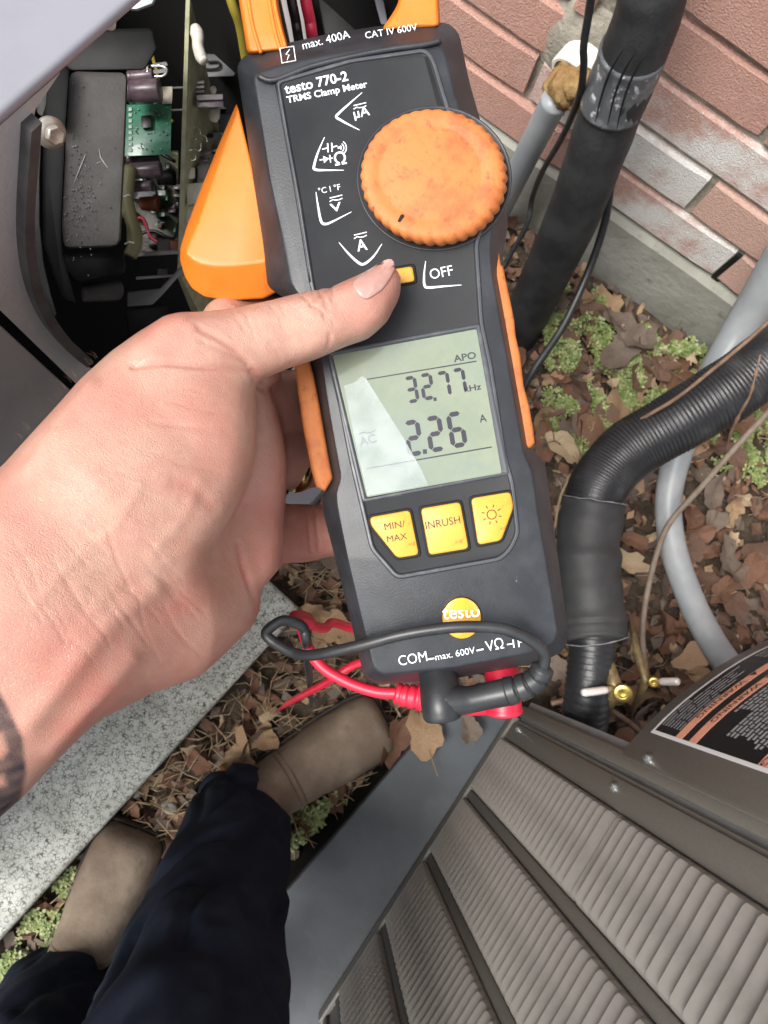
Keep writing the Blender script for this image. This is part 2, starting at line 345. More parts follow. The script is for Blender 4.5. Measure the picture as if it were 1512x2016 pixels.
for k, (du, dv) in enumerate(((-22, 0), (2, 6), (20, 14))):                  # cracks of the wrap: proud wrinkles
    q = spline([PY(1236 + du + 14, 95 + dv, .643), PY(1224 + du, 140 + dv, .64), PY(1206 + du, 190 + dv, .636), PY(1194 + du, 240 + dv, .633)], 5)
    MB().tube(q, [.0004 + .0011 * math.sin(i / (len(q) - 1) * math.pi) for i in range(len(q))], 6).build('wrinkle', black_plastic, ls, smooth=True)
pipe_thing('thin_cable', 'thin black cable hanging in front of the pipe sleeve', 'cable', [PY(1172, -60, .64), PY(1160, 20, .64), PY(1149, 90, .64), PY(1149, 130, .645), PY(1140, 190, .66), PY(1108, 268, .69), PY(1068, 338, .72), PY(1048, 390, .74), PY(1038, 440, .72), PY(1000, 510, .68), PY(970, 560, .64)], .0042, black_cable, 'cable_jacket', 10)
pipe_thing('black_cable', 'black cable trailing from behind the insulated pipe over the green plants', 'cable', [PY(1212, 300, .72), PY(1203, 360, .72), PY(1190, 440, .7), PY(1160, 530, .66), PY(1110, 640, .58), PY(1050, 730, .5), PY(1020, 790, .46)], .0058, black_cable, 'cable_jacket', 10)
pipe_thing('grey_conduit', 'straight grey conduit running down the wall from the foam plug', 'conduit', [PY(1094, 195, .72), PY(1068, 245, .722), PY(1030, 320, .725), PY(985, 412, .73), PY(950, 480, .735)], .0185, pvc_grey, 'conduit_tube', 20)
hp = [C(1620, 650, 1.0), C(1512, 715, 1.02), C(1425, 775, 1.03), C(1325, 835, 1.04), C(1235, 890, 1.05), C(1183, 950, 1.05), C(1163, 1000, 1.05)]
pipe_thing('bent_grey_conduit', 'grey conduit passing under the black hose and curving to the unit', 'conduit', [PY(1560, 480, .74), PY(1475, 620, .7), PY(1420, 715, .64), C(1370, 810, 1.14), C(1336, 890, 1.16), C(1316, 985, 1.16), C(1326, 1080, 1.15), C(1360, 1180, 1.12), C(1400, 1260, 1.08), C(1440, 1320, 1.04)], [.027, .026, .025, .022, .021, .0195, .0195, .0195, .0195, .0195], pvc_grey, 'conduit_tube', 20)
# corrugated hose
hs_ = thing('hose', 'black corrugated insulated hose bending from the wall down to the brass valves', 'hose', C(1160, 1340, 1.0))
P = spline(hp, 56); R = []
for i in range(len(P)): R.append(.044 - .004 * i / len(P) + .00045 * math.sin(i * 2 * math.pi / 4.3 + 2 * noise.noise(Vector((i * .02, 3, 3)))) * max(0, min(1, (i - 40) / 60)) * max(.3, min(1, (300 - i) / 60)) + .0022 * noise.noise(Vector((i * .03, 1, 1))) + .0006 * noise.noise(Vector((i * .9, 4, 1))))
MB().tube(P, R, 22).build('corrugated_tube', hose_m, hs_, smooth=True)
q = spline([C(1170, 985, 1.048), C(1158, 1060, 1.05), C(1160, 1140, 1.045), C(1168, 1215, 1.04), C(1172, 1262, 1.03)], 8)
MB().tube(q, [.0425 + .003 * noise.noise(Vector((i * .3, 1, 9))) + (.0011 if i % 11 < 5 else 0) for i in range(len(q))], 22).build('foam_wrap', wrap_m, hs_, smooth=True)
q2 = [C(1168, 1235, 1.035), C(1164, 1300, 1.03), C(1158, 1365, 1.03), C(1150, 1430, 1.05)]
q2 = spline(q2, 16); MB().tube(q2, [.031 + .0008 * math.sin(i * 2.2) for i in range(len(q2))], 20).build('hose_end', hose_m, hs_, smooth=True)
for cpt, dpt, r in ((C(1170, 985, 1.048), C(1158, 1060, 1.05), .0443), (C(1171, 1256, 1.03), C(1174, 1275, 1.03), .0443)):   # ragged pale edges of the wrap
    ax = dpt - cpt; ax /= np.linalg.norm(ax); a = np.cross(ax, [0, 0, 1.]); a /= np.linalg.norm(a); b = np.cross(ax, a)
    pts = [cpt + (r + .0006 * random.random()) * (math.cos(t) * a + math.sin(t) * b) + ax * (.002 * noise.noise(Vector((t * 3, 0, r)))) for t in np.linspace(0, 2 * math.pi, 40)]
    MB().tube(pts, [.0003 + .0009 * abs(noise.noise(Vector((i * .7, 4, 1)))) for i in range(40)], 5).build('frayed_edge', label_grey, hs_, smooth=True)
pipe_thing('vine_stem', 'long bare brown vine stem crossing the grey conduit', 'stem', [C(1560, 770, .98), C(1512, 812, 1.0), C(1440, 890, 1.03), C(1375, 965, 1.06), C(1318, 1030, 1.08), C(1290, 1100, 1.1), C(1272, 1180, 1.12), C(1265, 1250, 1.12), C(1272, 1330, 1.1)], .0042, vine_m, 'stem', 8)
pipe_thing('vine_stem', 'thin dark vine stem lying along the top of the black hose', 'stem', [C(1530, 618, .95), C(1470, 672, .96), C(1400, 730, .985), C(1330, 785, 1.0), C(1262, 826, 1.02), C(1238, 845, 1.05)], .0026, twig_m, 'stem', 8)
tw, twP, _ = pipe_thing('twig', 'knobbly reddish twig standing in front of the black hose', 'twig', [C(1497, 698, .93), C(1487, 740, .94), C(1476, 780, .95), C(1458, 812, .97), C(1440, 850, 1.0), C(1428, 895, 1.05)], [.0013, .002, .0016, .0022, .0018, .0024], twig_m, 'stem', 8, wob=.8)
pipe_thing('tan_stem', 'thin tan stem arching beside the meter edge', 'stem', [C(1145, 930, 1.05), C(1120, 945, 1.08), C(1102, 985, 1.12), C(1092, 1040, 1.18)], .0022, leaf_ms[4], 'stem', 6)
pipe_thing('root_stem', 'curved brown root lying between hose end and taupe cabinet', 'stem', [C(1085, 1385, 1.1), C(1130, 1378, 1.1), C(1180, 1388, 1.1), C(1235, 1420, 1.1), C(1300, 1480, 1.1)], .0042, twig_m, 'stem', 8)

# ================================================================== CONDENSER UNIT (right)
UX, UZ0, UZ1 = .34, .085, .97
YA, YB = -.452, .046                         # louvered face from YA to the corner
def condenser():
    u = thing('condenser_unit', 'taupe outdoor air conditioner cabinet with louvered side and warning label', 'air conditioner', (UX + .35, -.2, .062))
    seps = [(-.4225, -.4095), (-.3095, -.2965), (-.195, -.1815), (-.0893, -.0757)]
    MB().box((UX + .0078, (YA + YB) / 2, (UZ0 + UZ1) / 2), .004, (YB - YA) / 2, (UZ1 - UZ0) / 2).build('side_sheet', olive_metal, u)
    MB().box((UX + .008, (YA + YB) / 2, UZ0 - .008), .012, (YB - YA) / 2 + .004, .012).build('base_rail', olive_metal, u, bevel=.003)
    ribs = seps + [(YA, -.4415), (.0135, YB - .004)]
    for a, b in ribs: MB().box((UX + .0048, (a + b) / 2, (UZ0 + UZ1) / 2), .0042, (b - a) / 2, (UZ1 - UZ0) / 2 - .001).build('panel_rib', olive_metal, u, bevel=.0025)
    cols = [(seps[3][1], .0135), (seps[2][1], seps[3][0]), (seps[1][1], seps[2][0]), (seps[0][1], seps[1][0])]
    pitch = .0181; meshes = {}
    rows = int((UZ1 - UZ0 - .02) / pitch)
    for ci, (a, b) in enumerate(cols):
        hw = (b - a) / 2 - .0006
        prof = [(.0036, .0082), (.0016, .008), (-.0006, .0062), (-.0058, -.0062), (-.0064, -.0076), (-.006, -.0086), (-.005, -.0087), (.0004, -.0056), (.0036, -.0052)]
        mb = MB(); loops = []
        for y, s in ((-hw, .05), (-hw + .0012, .5), (-hw + .0035, .85), (-hw + .007, 1), (0, 1), (hw - .007, 1), (hw - .0035, .85), (hw - .0012, .5), (hw, .05)):
            loops.append([((.0036 + (x - .0036) * s), y, z) for x, z in prof])
        mb.loft(loops); me = None
        for r in range(rows):
            z = UZ0 + .022 + r * pitch; loc = (UX, (a + b) / 2, z)
            if me is None: o = mb.build('louver', louver_metal, u, origin=(0, 0, 0), smooth=False, bevel=0); me = o.data; shade(me, False, 24)
            else: o = link('louver', me, None, u)
            o.location = Vector(loc) - Vector(u.location)
            if ci == 0 and abs(z - .535) < pitch / 2: o.location.x += .0035; tag(o, 'sunken louver sitting deeper than its neighbours')
    # corner: groove strip, then narrow post, then the curved service cover
    MB().box((UX + .011, .0475, (UZ0 + UZ1) / 2), .003, .0045, (UZ1 - UZ0) / 2).build('corner_groove', unit_dark, u)
    MB().box((UX + .006, .0605, (UZ0 + UZ1) / 2), .006, .0085, (UZ1 - UZ0) / 2).build('corner_post', olive_metal, u, bevel=.0025)
    zc = .474; arc = [(UX - .004, .062), (UX - .001, .085), (UX + .008, .125), (UX + .022, .165), (UX + .042, .21), (UX + .07, .255), (UX + .11, .305), (UX + .17, .36)]
    A = [np.array([*p, 0]) for p in arc]; A = spline(A, 5)
    def sheet(z0, z1, off, th, y0=-1, y1=9, mb=None):
        mb = mb or MB(); n = []
        for i, p in enumerate(A):
            t = A[min(i + 1, len(A) - 1)] - A[max(i - 1, 0)]; t /= np.linalg.norm(t); n.append(np.array([-t[1], t[0], 0]))
        L = [(p, q) for p, q in zip(A, n) if y0 <= p[1] <= y1]
        mb.loft([[p + q * off + [0, 0, z0], p + q * off + [0, 0, z1], p + q * (off - th) + [0, 0, z1], p + q * (off - th) + [0, 0, z0]] for p, q in L]); return mb
    sheet(zc, UZ1, 0, .004).build('service_cover', olive_metal, u, bevel=.001)
    MB().box((UX + .02, .075, (zc + UZ0) / 2), .012, .005, (zc - UZ0) / 2).build('valve_recess_wall', unit_dark, u)
    MB().box((UX + .35, .02, (UZ0 + UZ1) / 2), .29, .03, (UZ1 - UZ0) / 2).build('end_panel', olive_metal, u, bevel=.004)
    MB().box((UX + .35, (YA + YB) / 2 - .1, UZ1 + .012), .37, (YB - YA) / 2 + .14, .012).build('top_panel', olive_metal, u, bevel=.01)
    MB().box((UX + .68, (YA + YB) / 2, (UZ0 + UZ1) / 2), .006, (YB - YA) / 2, (UZ1 - UZ0) / 2).build('far_panel', olive_metal, u, bevel=.003)
    MB().box((UX + .35, YA + .0, (UZ0 + UZ1) / 2), .33, .006, (UZ1 - UZ0) / 2).build('rear_panel', olive_metal, u, bevel=.003)
    MB().box((UX + .35, -.2, UZ0 - .008), .33, .25, .012).build('base_pan', olive_metal, u, bevel=.003)
    # screws
    def screw(p, ax, s=1.):
        mb = MB(); mb.lathe(p, ax, [(-.001, .0052 * s), (.0008, .0052 * s), (.001, .0034 * s)], 16); o = mb.build('screw', zinc, u, smooth=False, bevel=0); shade(o.data, False)
        h = MB(); h.lathe(np.asarray(p) + np.asarray(ax) * .001, ax, [(-.0005, .0034 * s), (.0025, .0034 * s), (.003, .0028 * s)], 6); h.build('hex_head', zinc, o)
    screw((UX, .031, PX(1215, 1540, UX)[2]), (-1, 0, 0)); screw((UX - .004, .0695, PX(1275, 1495, UX - .004)[2]), (-1, 0, 0)); screw((UX, .034, .13), (-1, 0, 0), .9)
    for k, (px, py) in enumerate(((634, 1880), (611, 1912))): p = PX(px, py, UX); screw((UX, p[1], p[2]), (-1, 0, 0), .8)
    # warning label: flat print wrapped on the curved cover
    arcs = np.cumsum([0] + [np.linalg.norm(A[i + 1] - A[i]) for i in range(len(A) - 1)])
    def on(s, z, off):                         # s: metres along the cover from its free edge
        s = min(max(s, 0), arcs[-1]); x = np.interp(s, arcs, [p[0] for p in A]); y = np.interp(s, arcs, [p[1] for p in A])
        i = min(np.searchsorted(arcs, s, 'right'), len(A) - 1); t = A[i] - A[i - 1]; t = t / np.linalg.norm(t)
        return np.array([x - t[1] * off, y + t[0] * off, z])
    def patch(name, s0, s1, z0, z1, off, m, parent, n=14):
        th = .0002; mb = MB(); mb.loft([[on(s, z0, off), on(s, z1, off), on(s, z1, off - th), on(s, z0, off - th)] for s in np.linspace(s0, s1, n)]); return mb.build(name, m, parent)
    z0 = zc + .022; LH = .205; z1 = z0 + LH; s0, s1 = .034, .29
    lb = patch('warning_label', s0, s1, z0, z1, .0006, label_white, u)
    patch('label_field', s0 + .004, s1 - .004, z0 + .005, z1 - .006, .0009, label_black, lb)
    patch('label_field_line', s0 + .004, s1 - .004, z0 + .05, z0 + .0512, .00102, label_grey, lb) if False else None
    strips = []
    for za, zb, sa in ((z0 + LH * .235, z0 + LH * .295, s0 + .004), (z0 + LH * .36, z0 + LH * .42, s0 + .004), (z0 + LH * .885, z1 - .008, s0 + .004)):
        patch('warning_strip', sa, s1 - .004, za, zb, .0012, label_salmon, lb); strips.append((za, zb))
    patch('pictogram_field', s0 + .1, s1 - .004, z0 + LH * .44, z0 + LH * .87, .0012, label_white, lb)
    mb = MB()                                  # a bold black pictogram: hand and blade
    for (a, b_, c_, d_) in ((.135, .165, .098, .112), (.15, .158, .085, .1), (.14, .147, .112, .122), (.17, .176, .092, .118)):
        mb.loft([[on(s0 + s, z0 + z, .0016), on(s0 + s, z0 + z2, .0016), on(s0 + s, z0 + z2, .0013), on(s0 + s, z0 + z, .0013)] for s, z, z2 in ((a, c_ + .02, c_ + .026), ((a + b_) / 2, c_ + .02, d_ + .03), (b_, c_ + .021, d_ + .026))])
    mb.build('pictogram', label_black, lb)
    mb = MB(); R_ = random.Random(4)           # fine print lines
    for zz in np.arange(z0 + LH * .45, z0 + LH * .86, .0058):
        s = s0 + (.045 if zz < z0 + LH * .55 else .016) + .01 * R_.random()
        while s < s0 + .092:
            w = .003 + .006 * R_.random(); mb.loft([[on(q, zz, .0011), on(q, zz + .003, .0011), on(q, zz + .003, .001), on(q, zz, .001)] for q in (s, s + w)]); s += w + .0013
    for zz in np.arange(z0 + .009, z0 + LH * .22, .0058):
        s = s0 + .012
        e = s0 + (.05 if int(zz * 1000) % 3 else .09)
        while s < e:
            w = .008 + .014 * R_.random(); mb.loft([[on(q, zz, .0011), on(q, zz + .0013, .0011), on(q, zz + .0013, .001), on(q, zz, .001)] for q in (s, s + w)]); s += w + .002
    for zz in np.arange(z0 + .012, z0 + LH * .22, .007):
        s = s0 + .13
        while s < s0 + .24:
            w = .008 + .01 * R_.random(); mb.loft([[on(q, zz, .0011), on(q, zz + .0015, .0011), on(q, zz + .0015, .001), on(q, zz, .001)] for q in (s, s + w)]); s += w + .002
    tag(mb.build('fine_print', label_grey, lb), kind='stuff')
    for (za, zb), sA, sB in zip(strips, (.1, .1, .09), (.03, .03, .004)):
        # text reads from the far side of the cover towards its free edge
        for word, fa, fb in (('\u26a0 WARNING' if False else 'WARNING', sA - .012, sB),):
            me = text_mesh(word); V = np.array([v.co[:] for v in me.vertices]); mn, mx = V.min(0), V.max(0)
            V2 = [on(s0 + fa - (p[0] - mn[0]) / (mx[0] - mn[0]) * (fa - fb), za + .0022 + (p[1] - mn[1]) / (mx[1] - mn[1]) * (min(zb, za + .012) - za - .0045), .00145) for p in V]
            build('warning_text', V2, [tuple(p.vertices) for p in me.polygons], label_black, lb, recalc=False)
        mb = MB(); sc = s0 + sA; hz = (min(zb, za + .012) - za); T_ = [on(sc + .004, za + .0018, .00145), on(sc - .004, za + .0018, .00145), on(sc, za + hz - .002, .00145)]
        mb.add(T_, [(0, 1, 2)]); mb.build('hazard_triangle', label_black, lb, recalc=False)
    return u
def text_mesh(s, bold=0.):
    cu = bpy.data.curves.new('t', 'FONT'); cu.body = s; cu.size = 1; cu.offset = bold; cu.resolution_u = 3
    o = bpy.data.objects.new('t', cu); COL.objects.link(o); dg = bpy.context.evaluated_depsgraph_get(); dg.update()
    me = bpy.data.meshes.new_from_object(o.evaluated_get(dg)); bpy.data.objects.remove(o); return me
CU = condenser()

def pads():
    p = thing('equipment_pad', 'slate blue plastic pad under the louvered cabinet', 'pad', (UX + .2, -.25, 0))
    pts = [G(592, 1752, .06), G(760, 1560, .06), G(880, 1424, .06), G(960, 1345, .06)]
    o = [(*G(500, 1975, .06)[:2],), (G(553, 1766, .06)[0], G(553, 1766, .06)[1]), (G(800, 1478, .06)[0], G(800, 1478, .06)[1]), (G(905, 1370, .06)[0], G(905, 1370, .06)[1]), (.34, .07), (1.05, .07), (1.05, -.62)]
    o[0] = (o[1][0] - .0 + .02, -.62); 
    top = [(x, y, .062) for x, y in o]; bot = [(x, y, .045) for i, (x, y) in enumerate(o)]; sk = [(x - (.026 if i < 3 else .012 if i == 3 else 0), y + (.012 if i == 3 else 0), -.03) for i, (x, y) in enumerate(o)]
    MB().prism(top, bot).build('pad_slab', pad_blue, p, bevel=.004, seg=3)
    MB().prism([(x + .002, y, .0445) for x, y, z in bot], sk).build('pad_skirt', black_plastic, p)  # shade on the pad's side, given as a flared black piece
    q = thing('equipment_pad', 'speckled pale concrete pad under the grey open unit', 'pad', (-.2, -.4, 0))
    a, b = G(0, 1851, .07), G(525, 1275, .07); d = b - a; e = b + d * .14
    a2 = a - d * .8; nn = np.array([-d[1], d[0], 0]); nn /= np.linalg.norm(nn)
    P = [a2, a, (a + b) / 2, b, e, e + nn * .3, a2 + nn * .45]
    MB().prism([(*v[:2], .07) for v in P], [(*v[:2], -.03) for v in P]).build('pad_slab', speckle, q, bevel=.008, seg=3)
pads()

# brass service valves
def valves():
    for k, (c, cap, st, sz, lab) in enumerate(((C(1212, 1352, 1.0), C(1226, 1366, .985), (C(1196, 1358, .99), C(1147, 1364, .97)), 1., 'brass service valve with large round yellow cap beside the hose end'), (C(1272, 1336, 1.03), C(1287, 1344, 1.02), (C(1300, 1342, 1.02), C(1337, 1342, 1.0)), .62, 'smaller brass valve right of the yellow capped one'))):
        t = thing('service_valve', lab, 'valve', c, 'brass service valves')
        MB().tube([c + ROT @ np.array([-.006 * 1, .065, -.04]), c + ROT @ np.array([-.005, .03, -.02]), c + ROT @ np.array([-.002, .01, -.008]), c, c + ROT @ np.array([-.002, -.025, -.02]), c + ROT @ np.array([-.004, -.06, -.05])], [.006 * sz, .0085 * sz, .009 * sz, .011 * sz, .008 * sz, .006 * sz], 14).build('valve_body', brass_dull, t, smooth=True)
        ax = cap - c; ax = (EYE - cap) / np.linalg.norm(EYE - cap) + np.array([.15, -.25, 0]); o = MB(); o.lathe(cap - ax * .006, ax, [(-.012, .008 * sz), (-.002, .0115 * sz), (.004, .0128 * sz), (.007, .0115 * sz), (.0075, .006 * sz), (.005, .004 * sz)], 12); oo = o.build('valve_cap', brass, t, bevel=.0006)
        MB().tube([c, st[0]], .0045 * sz, 10).build('stem_neck', brass_dull, t, smooth=True)
        MB().tube([st[0], st[0] + (st[1] - st[0]) * .15, st[1] - (st[1] - st[0]) * .1, st[1]], [.0045, .0052, .0052, .0038], 12).build('valve_stem', steel_white, t, smooth=True)
valves()

#PART2
zinc_dull = mat('dull zinc bolt', (.5, .48, .42), .4, (.38, .35, .3), 200, metal=.55)
rust_m = mat('reddish component', (.2, .055, .025), .5)
pcb_dark = mat('dark board with flux', (.09, .085, .04), .4, (.03, .035, .02), 90, (.4, .6), col3=(.4, .36, .2), n3=300, thr3=(.62, .68))
solder_pad = mat('solder pad', (.34, .42, .37), .4)
housing_m = mat('warm grey housing', (.05, .043, .037), .6, (.033, .028, .025), 15)
ledge_m = mat('grey ledge', (.07, .07, .074), .55)
unit_lightblue = mat('pale blue grey plastic', (.38, .43, .45), .45)
hair_m = mat('fine hair', (.2, .13, .08), .5)
# ================================================================== CLAMP METER
def inset_px(poly, d):
    P = np.array(poly, float); n = len(P); A = np.sum(P[:, 0] * np.roll(P[:, 1], -1) - np.roll(P[:, 0], -1) * P[:, 1]); s = 1 if A > 0 else -1; out = []
    for i in range(n):
        a = P[i] - P[i - 1]; b = P[(i + 1) % n] - P[i]; a /= np.linalg.norm(a); b /= np.linalg.norm(b)
        na = np.array([-a[1], a[0]]) * s; nb = np.array([-b[1], b[0]]) * s; m = na + nb; m /= max(np.linalg.norm(m), .3); out.append(P[i] + m * d / max(m @ na, .4))
    return out
def round_px(poly, r, n=4):
    P = np.array(poly, float); out = []; N_ = len(P)
    for i in range(N_):
        a, p, b = P[i - 1], P[i], P[(i + 1) % N_]; ra = min(r, np.linalg.norm(a - p) * .45); rb = min(r, np.linalg.norm(b - p) * .45)
        s = p + (a - p) / np.linalg.norm(a - p) * ra; e = p + (b - p) / np.linalg.norm(b - p) * rb
        for k in range(n + 1): t = k / n; out.append((1 - t) ** 2 * s + 2 * t * (1 - t) * p + t * t * e)
    return out
def plate(poly, h0, h1, chamfer=0, r=0, n=4, mb=None):      # a raised plate on the meter: outline in photo pixels, heights above the front plane
    mb = mb or MB(); P = round_px(poly, r, n) if r else poly
    loops = [[MP(*p, h0) for p in P]]
    if chamfer:
        for k in (0, .5, 1): a = k * math.pi / 2; loops.append([MP(*p, h1 - chamfer * (1 - math.sin(a))) for p in (inset_px(P, chamfer * (1 - math.cos(a))) if k else P)])
    else: loops.append([MP(*p, h1) for p in P])
    return mb.loft(loops)
def stroke(pts, w, h, mb=None):
    mb = mb or MB(); P = np.array(pts, float); W_ = w if hasattr(w, '__len__') else [w] * len(P); L = []; Rr = []
    for i in range(len(P)):
        t = P[min(i + 1, len(P) - 1)] - P[max(i - 1, 0)]; t /= np.linalg.norm(t); n = np.array([-t[1], t[0]]) * W_[i] / 2; L.append(P[i] + n); Rr.append(P[i] - n)
    n = len(P); return mb.add([MP(*p, h) for p in L] + [MP(*p, h) for p in Rr], [(i, i + 1, n + i + 1, n + i) for i in range(n - 1)])
def print_text(s, p0, p1, m, parent, h, hs=1., name='printed_text', bold=.0, skew=0.):
    me = text_mesh(s, bold); V = np.array([v.co[:2] for v in me.vertices]); mn, mx = V.min(0), V.max(0)
    p0, p1 = np.array(p0, float), np.array(p1, float); ex = (p1 - p0) / (mx[0] - mn[0]); ey = np.array([ex[1], -ex[0]]) * hs + ex * skew
    W_ = [MP(*(p0 + ex * (x - mn[0]) + ey * y), h) for x, y in V]
    return build(name, W_, [tuple(p.vertices) for p in me.polygons], m, parent, recalc=False)
BODY = [(466,130,500,150),(480,110,520,140),(560,86,580,122),(650,66,665,106),(740,52,745,95),(840,42,835,84),(885,46,862,84),(904,66,874,100),(925,165,893,180),(948,245,918,260),(980,345,948,345),(1000,440,970,430),(993,490,964,490),(985,540,968,540),(1012,690,995,690),(1035,820,1018,820),(1045,880,1030,890),(1073,910,1047,930),(1085,1000,1058,1010),(1102,1120,1077,1120),(1120,1250,1097,1245),(1108,1284,1086,1268),(1060,1305,1045,1285),(900,1335,900,1312),(745,1348,752,1327),(716,1332,735,1312),(690,1220,711,1210),(660,1100,684,1095),(634,1000,665,1000),(636,975,662,970),(652,945,672,940),(630,820,650,820),(607,690,630,690),(580,600,605,600),(527,565,575,560),(518,480,560,480),(498,350,532,350),(478,210,510,210)]
def meter():
    t = thing('clamp_meter', 'dark grey digital clamp meter with orange dial, held in the left hand', 'clamp meter', MP(800, 700, -120))
    L1 = [(a, b) for a, b, c, d in BODY]; L2 = [(c, d) for a, b, c, d in BODY]
    def dh(p): return -max(0, p[1] - 1110) * .16
    l1 = round_px(L1, 10, 2); l2 = round_px(L2, 10, 2); mid = [.5 * np.array(a) + .5 * np.array(b) for a, b in zip(l1, l2)]
    bk = inset_px(l1, 16)
    mb = MB(); mb.loft([[MP(*p, -235) for p in bk], [MP(*p, -215) for p in l1], [MP(*p, -62 + dh(p)) for p in l1], [MP(*(np.array(p) * .75 + np.array(q) * .25), -46 + dh(p)) for p, q in zip(l1, l2)], [MP(*(np.array(p) * .12 + np.array(q) * .88), -6 + dh(q)) for p, q in zip(l1, l2)], [MP(*q, dh(q)) for q in l2]], (True, False))
    n_ = len(l2); low = [i for i in range(n_) if l2[i][1] > 1092 ]; base = len(mb.v) - n_; mb.f.append(tuple(base + i for i in low)); mb.f.append(tuple(base + i for i in range(n_) if i not in low[1:-1]))
    mb.build('body', charcoal, t, smooth=False, bevel=.0006, seg=2, sharp=22)
    FP = [(545,161),(690,119),(838,98),(853,118),(882,215),(940,330),(955,430),(938,480),(948,635),(966,720),(994,900),(1009,952),(1020,1050),(1004,1083),(984,1101),(782,1137),(732,1080),(690,900),(655,720),(613,560),(588,400),(564,270)]
    # a raised frame round the faceplate: outer wall, crest, inner step
    o = round_px(FP, 12, 3); mb = MB(); mb.loft([[MP(*p, -4) for p in o], [MP(*p, 6) for p in inset_px(o, 2)], [MP(*p, 6.3) for p in inset_px(o, 4)], [MP(*p, 4) for p in inset_px(o, 7)]], (False, True)); 
    mb.build('faceplate', charcoal_face, t, smooth=False, bevel=.00025, seg=2, sharp=15)
    mb = MB(); mb.loft([[MP(*p, -3) for p in inset_px(o, -5)], [MP(*p, 6.8) for p in inset_px(o, -2.5)], [MP(*p, 7.6) for p in inset_px(o, 2.5)], [MP(*p, 5) for p in inset_px(o, 5)]], (False, False)); mb.build('faceplate_rim', charcoal_rub_lit, t, bevel=.00012, sharp=15)
    HF = 4.0
    # top ridge between the hazard band and the face
    mb = MB(); rg = [(508,150),(540,158),(610,132),(690,112),(770,97),(836,88),(868,80)]
    mb.tube(spline([MP(*p, 5) for p in rg], 5), .0009, 8); mb.build('ridge', charcoal, t, smooth=True)
    for a, b in (((545,168),(612,556)),): mb = MB(); mb.tube(spline([MP(545,168,4), MP(575,330,4), MP(612,556,4)], 6), .0006, 8); mb.build('ridge', charcoal, t, smooth=True)
    plate([(835,112),(842,110),(872,208),(862,212)], HF - 2, HF + 1, 0).build('slot', black_plastic, t)
    # text on the hazard band
    print_text('max. 400A', (597,97), (690,74), white_print, t, 6.6); print_text('CAT IV 600V', (720,76), (822,59), white_print, t, 6.4)
    mb = MB(); sq = [(551,95),(578,91),(582,119),(555,124)]; stroke(sq + [sq[0], sq[1]], 2.2, 7, mb); stroke([(570,97),(563,107),(569,108),(565,119)], [1.5,2.5,2.5,.6], 7, mb); mb.build('hazard_symbol', white_print, t, recalc=False)
    print_text('testo 770-2', (562,185), (686,158), white_print, t, HF + 1, 1., bold=.02); print_text('TRMS Clamp Meter', (566,203), (724,171), white_print, t, HF + 1, .95, bold=.018)
    H1 = HF + .8
    def curve(P, w, mb, n=6): stroke([p[:2] for p in spline([np.array([*q, 0.]) for q in P], n)], w, H1, mb)
    mb = MB()
    def taper(P, w0=1.2, w1=5): q = spline([np.array([*p, 0.]) for p in P], 6); k = len(q); stroke([p[:2] for p in q], [w0 + (w1 - w0) * math.sin(math.pi * i / (k - 1)) for i in range(k)], H1, mb)
    taper([(713,182),(690,202),(668,222),(662,230),(670,236),(688,246),(708,256)]); taper([(639,270),(626,300),(618,328),(622,334),(640,335),(677,335)])
    taper([(622,378),(626,405),(632,435),(640,441),(655,436),(692,417)]); taper([(667,477),(685,498),(703,515),(716,520),(735,505),(752,480)]); taper([(838,514),(835,540),(836,562),(845,566),(870,564),(909,561)])
    mb.build('range_mark', white_print, t, recalc=False)
    print_text('\u00b5A', (698,233), (729,226), white_print, t, H1, bold=.01); print_text('V', (652,418), (674,413), white_print, t, H1, .66, bold=.012)
    print_text('\u00b0C I \u00b0F', (628,382), (671,373), white_print, t, H1); print_text('A', (704,495), (724,491), white_print, t, H1, 1.1, bold=.012); print_text('OFF', (848,550), (893,541), white_print, t, H1, 1.05)
    print_text('\u03a9', (660,326), (683,322), white_print, t, H1, bold=.01)
    mb = MB()
    for cx, cy in ((708,206),(661,388),(709,461)):
        stroke([(cx - 12, cy + 2), (cx + 13, cy - 4)], 2, H1, mb); stroke([(cx - 12, cy + 9), (cx - 6, cy + 5), (cx, cy + 6), (cx + 7, cy + 5), (cx + 13, cy + 2)], 2, H1, mb)
    stroke([(634,294),(645,291)], 2.4, H1, mb); stroke([(645,282),(646,300)], 2.6, H1, mb); stroke([(653,281),(654,299)], 2.6, H1, mb); stroke([(654,290),(664,287)], 2.4, H1, mb)
    for r in (5, 10, 15): stroke([(667 + r * math.cos(a), 291 + r * math.sin(a)) for a in np.linspace(-.95, .75, 7)], 2, H1, mb)
    stroke([(665,291),(670,290)], 4, H1, mb)
    stroke([(629,315),(655,311)], 2.2, H1, mb); mb.add([MP(636,307,H1), MP(638,321,H1), MP(648,312,H1)], [(0,1,2)]); stroke([(649,305),(651,320)], 2.4, H1, mb)
    mb.build('range_symbol', white_print, t, recalc=False)
    # dial
    def ell(cx, cy, rx, ry, h, sc=0., n=240, N=38): return [MP(cx + (rx * (1 + sc * (abs(math.cos(a * N / 2)) - .6))) * math.cos(a), cy + (ry * (1 + sc * (abs(math.cos(a * N / 2)) - .6))) * math.sin(a), h) for a in np.linspace(0, 2 * math.pi, n, endpoint=False)]
    mb = MB(); mb.loft([ell(855,351,153,143,0), ell(855,351,153,143,5), ell(855,351,150,140,6.5), ell(855,351,147,137,3)], (False, True)); mb.build('dial_collar', charcoal, t, smooth=True)
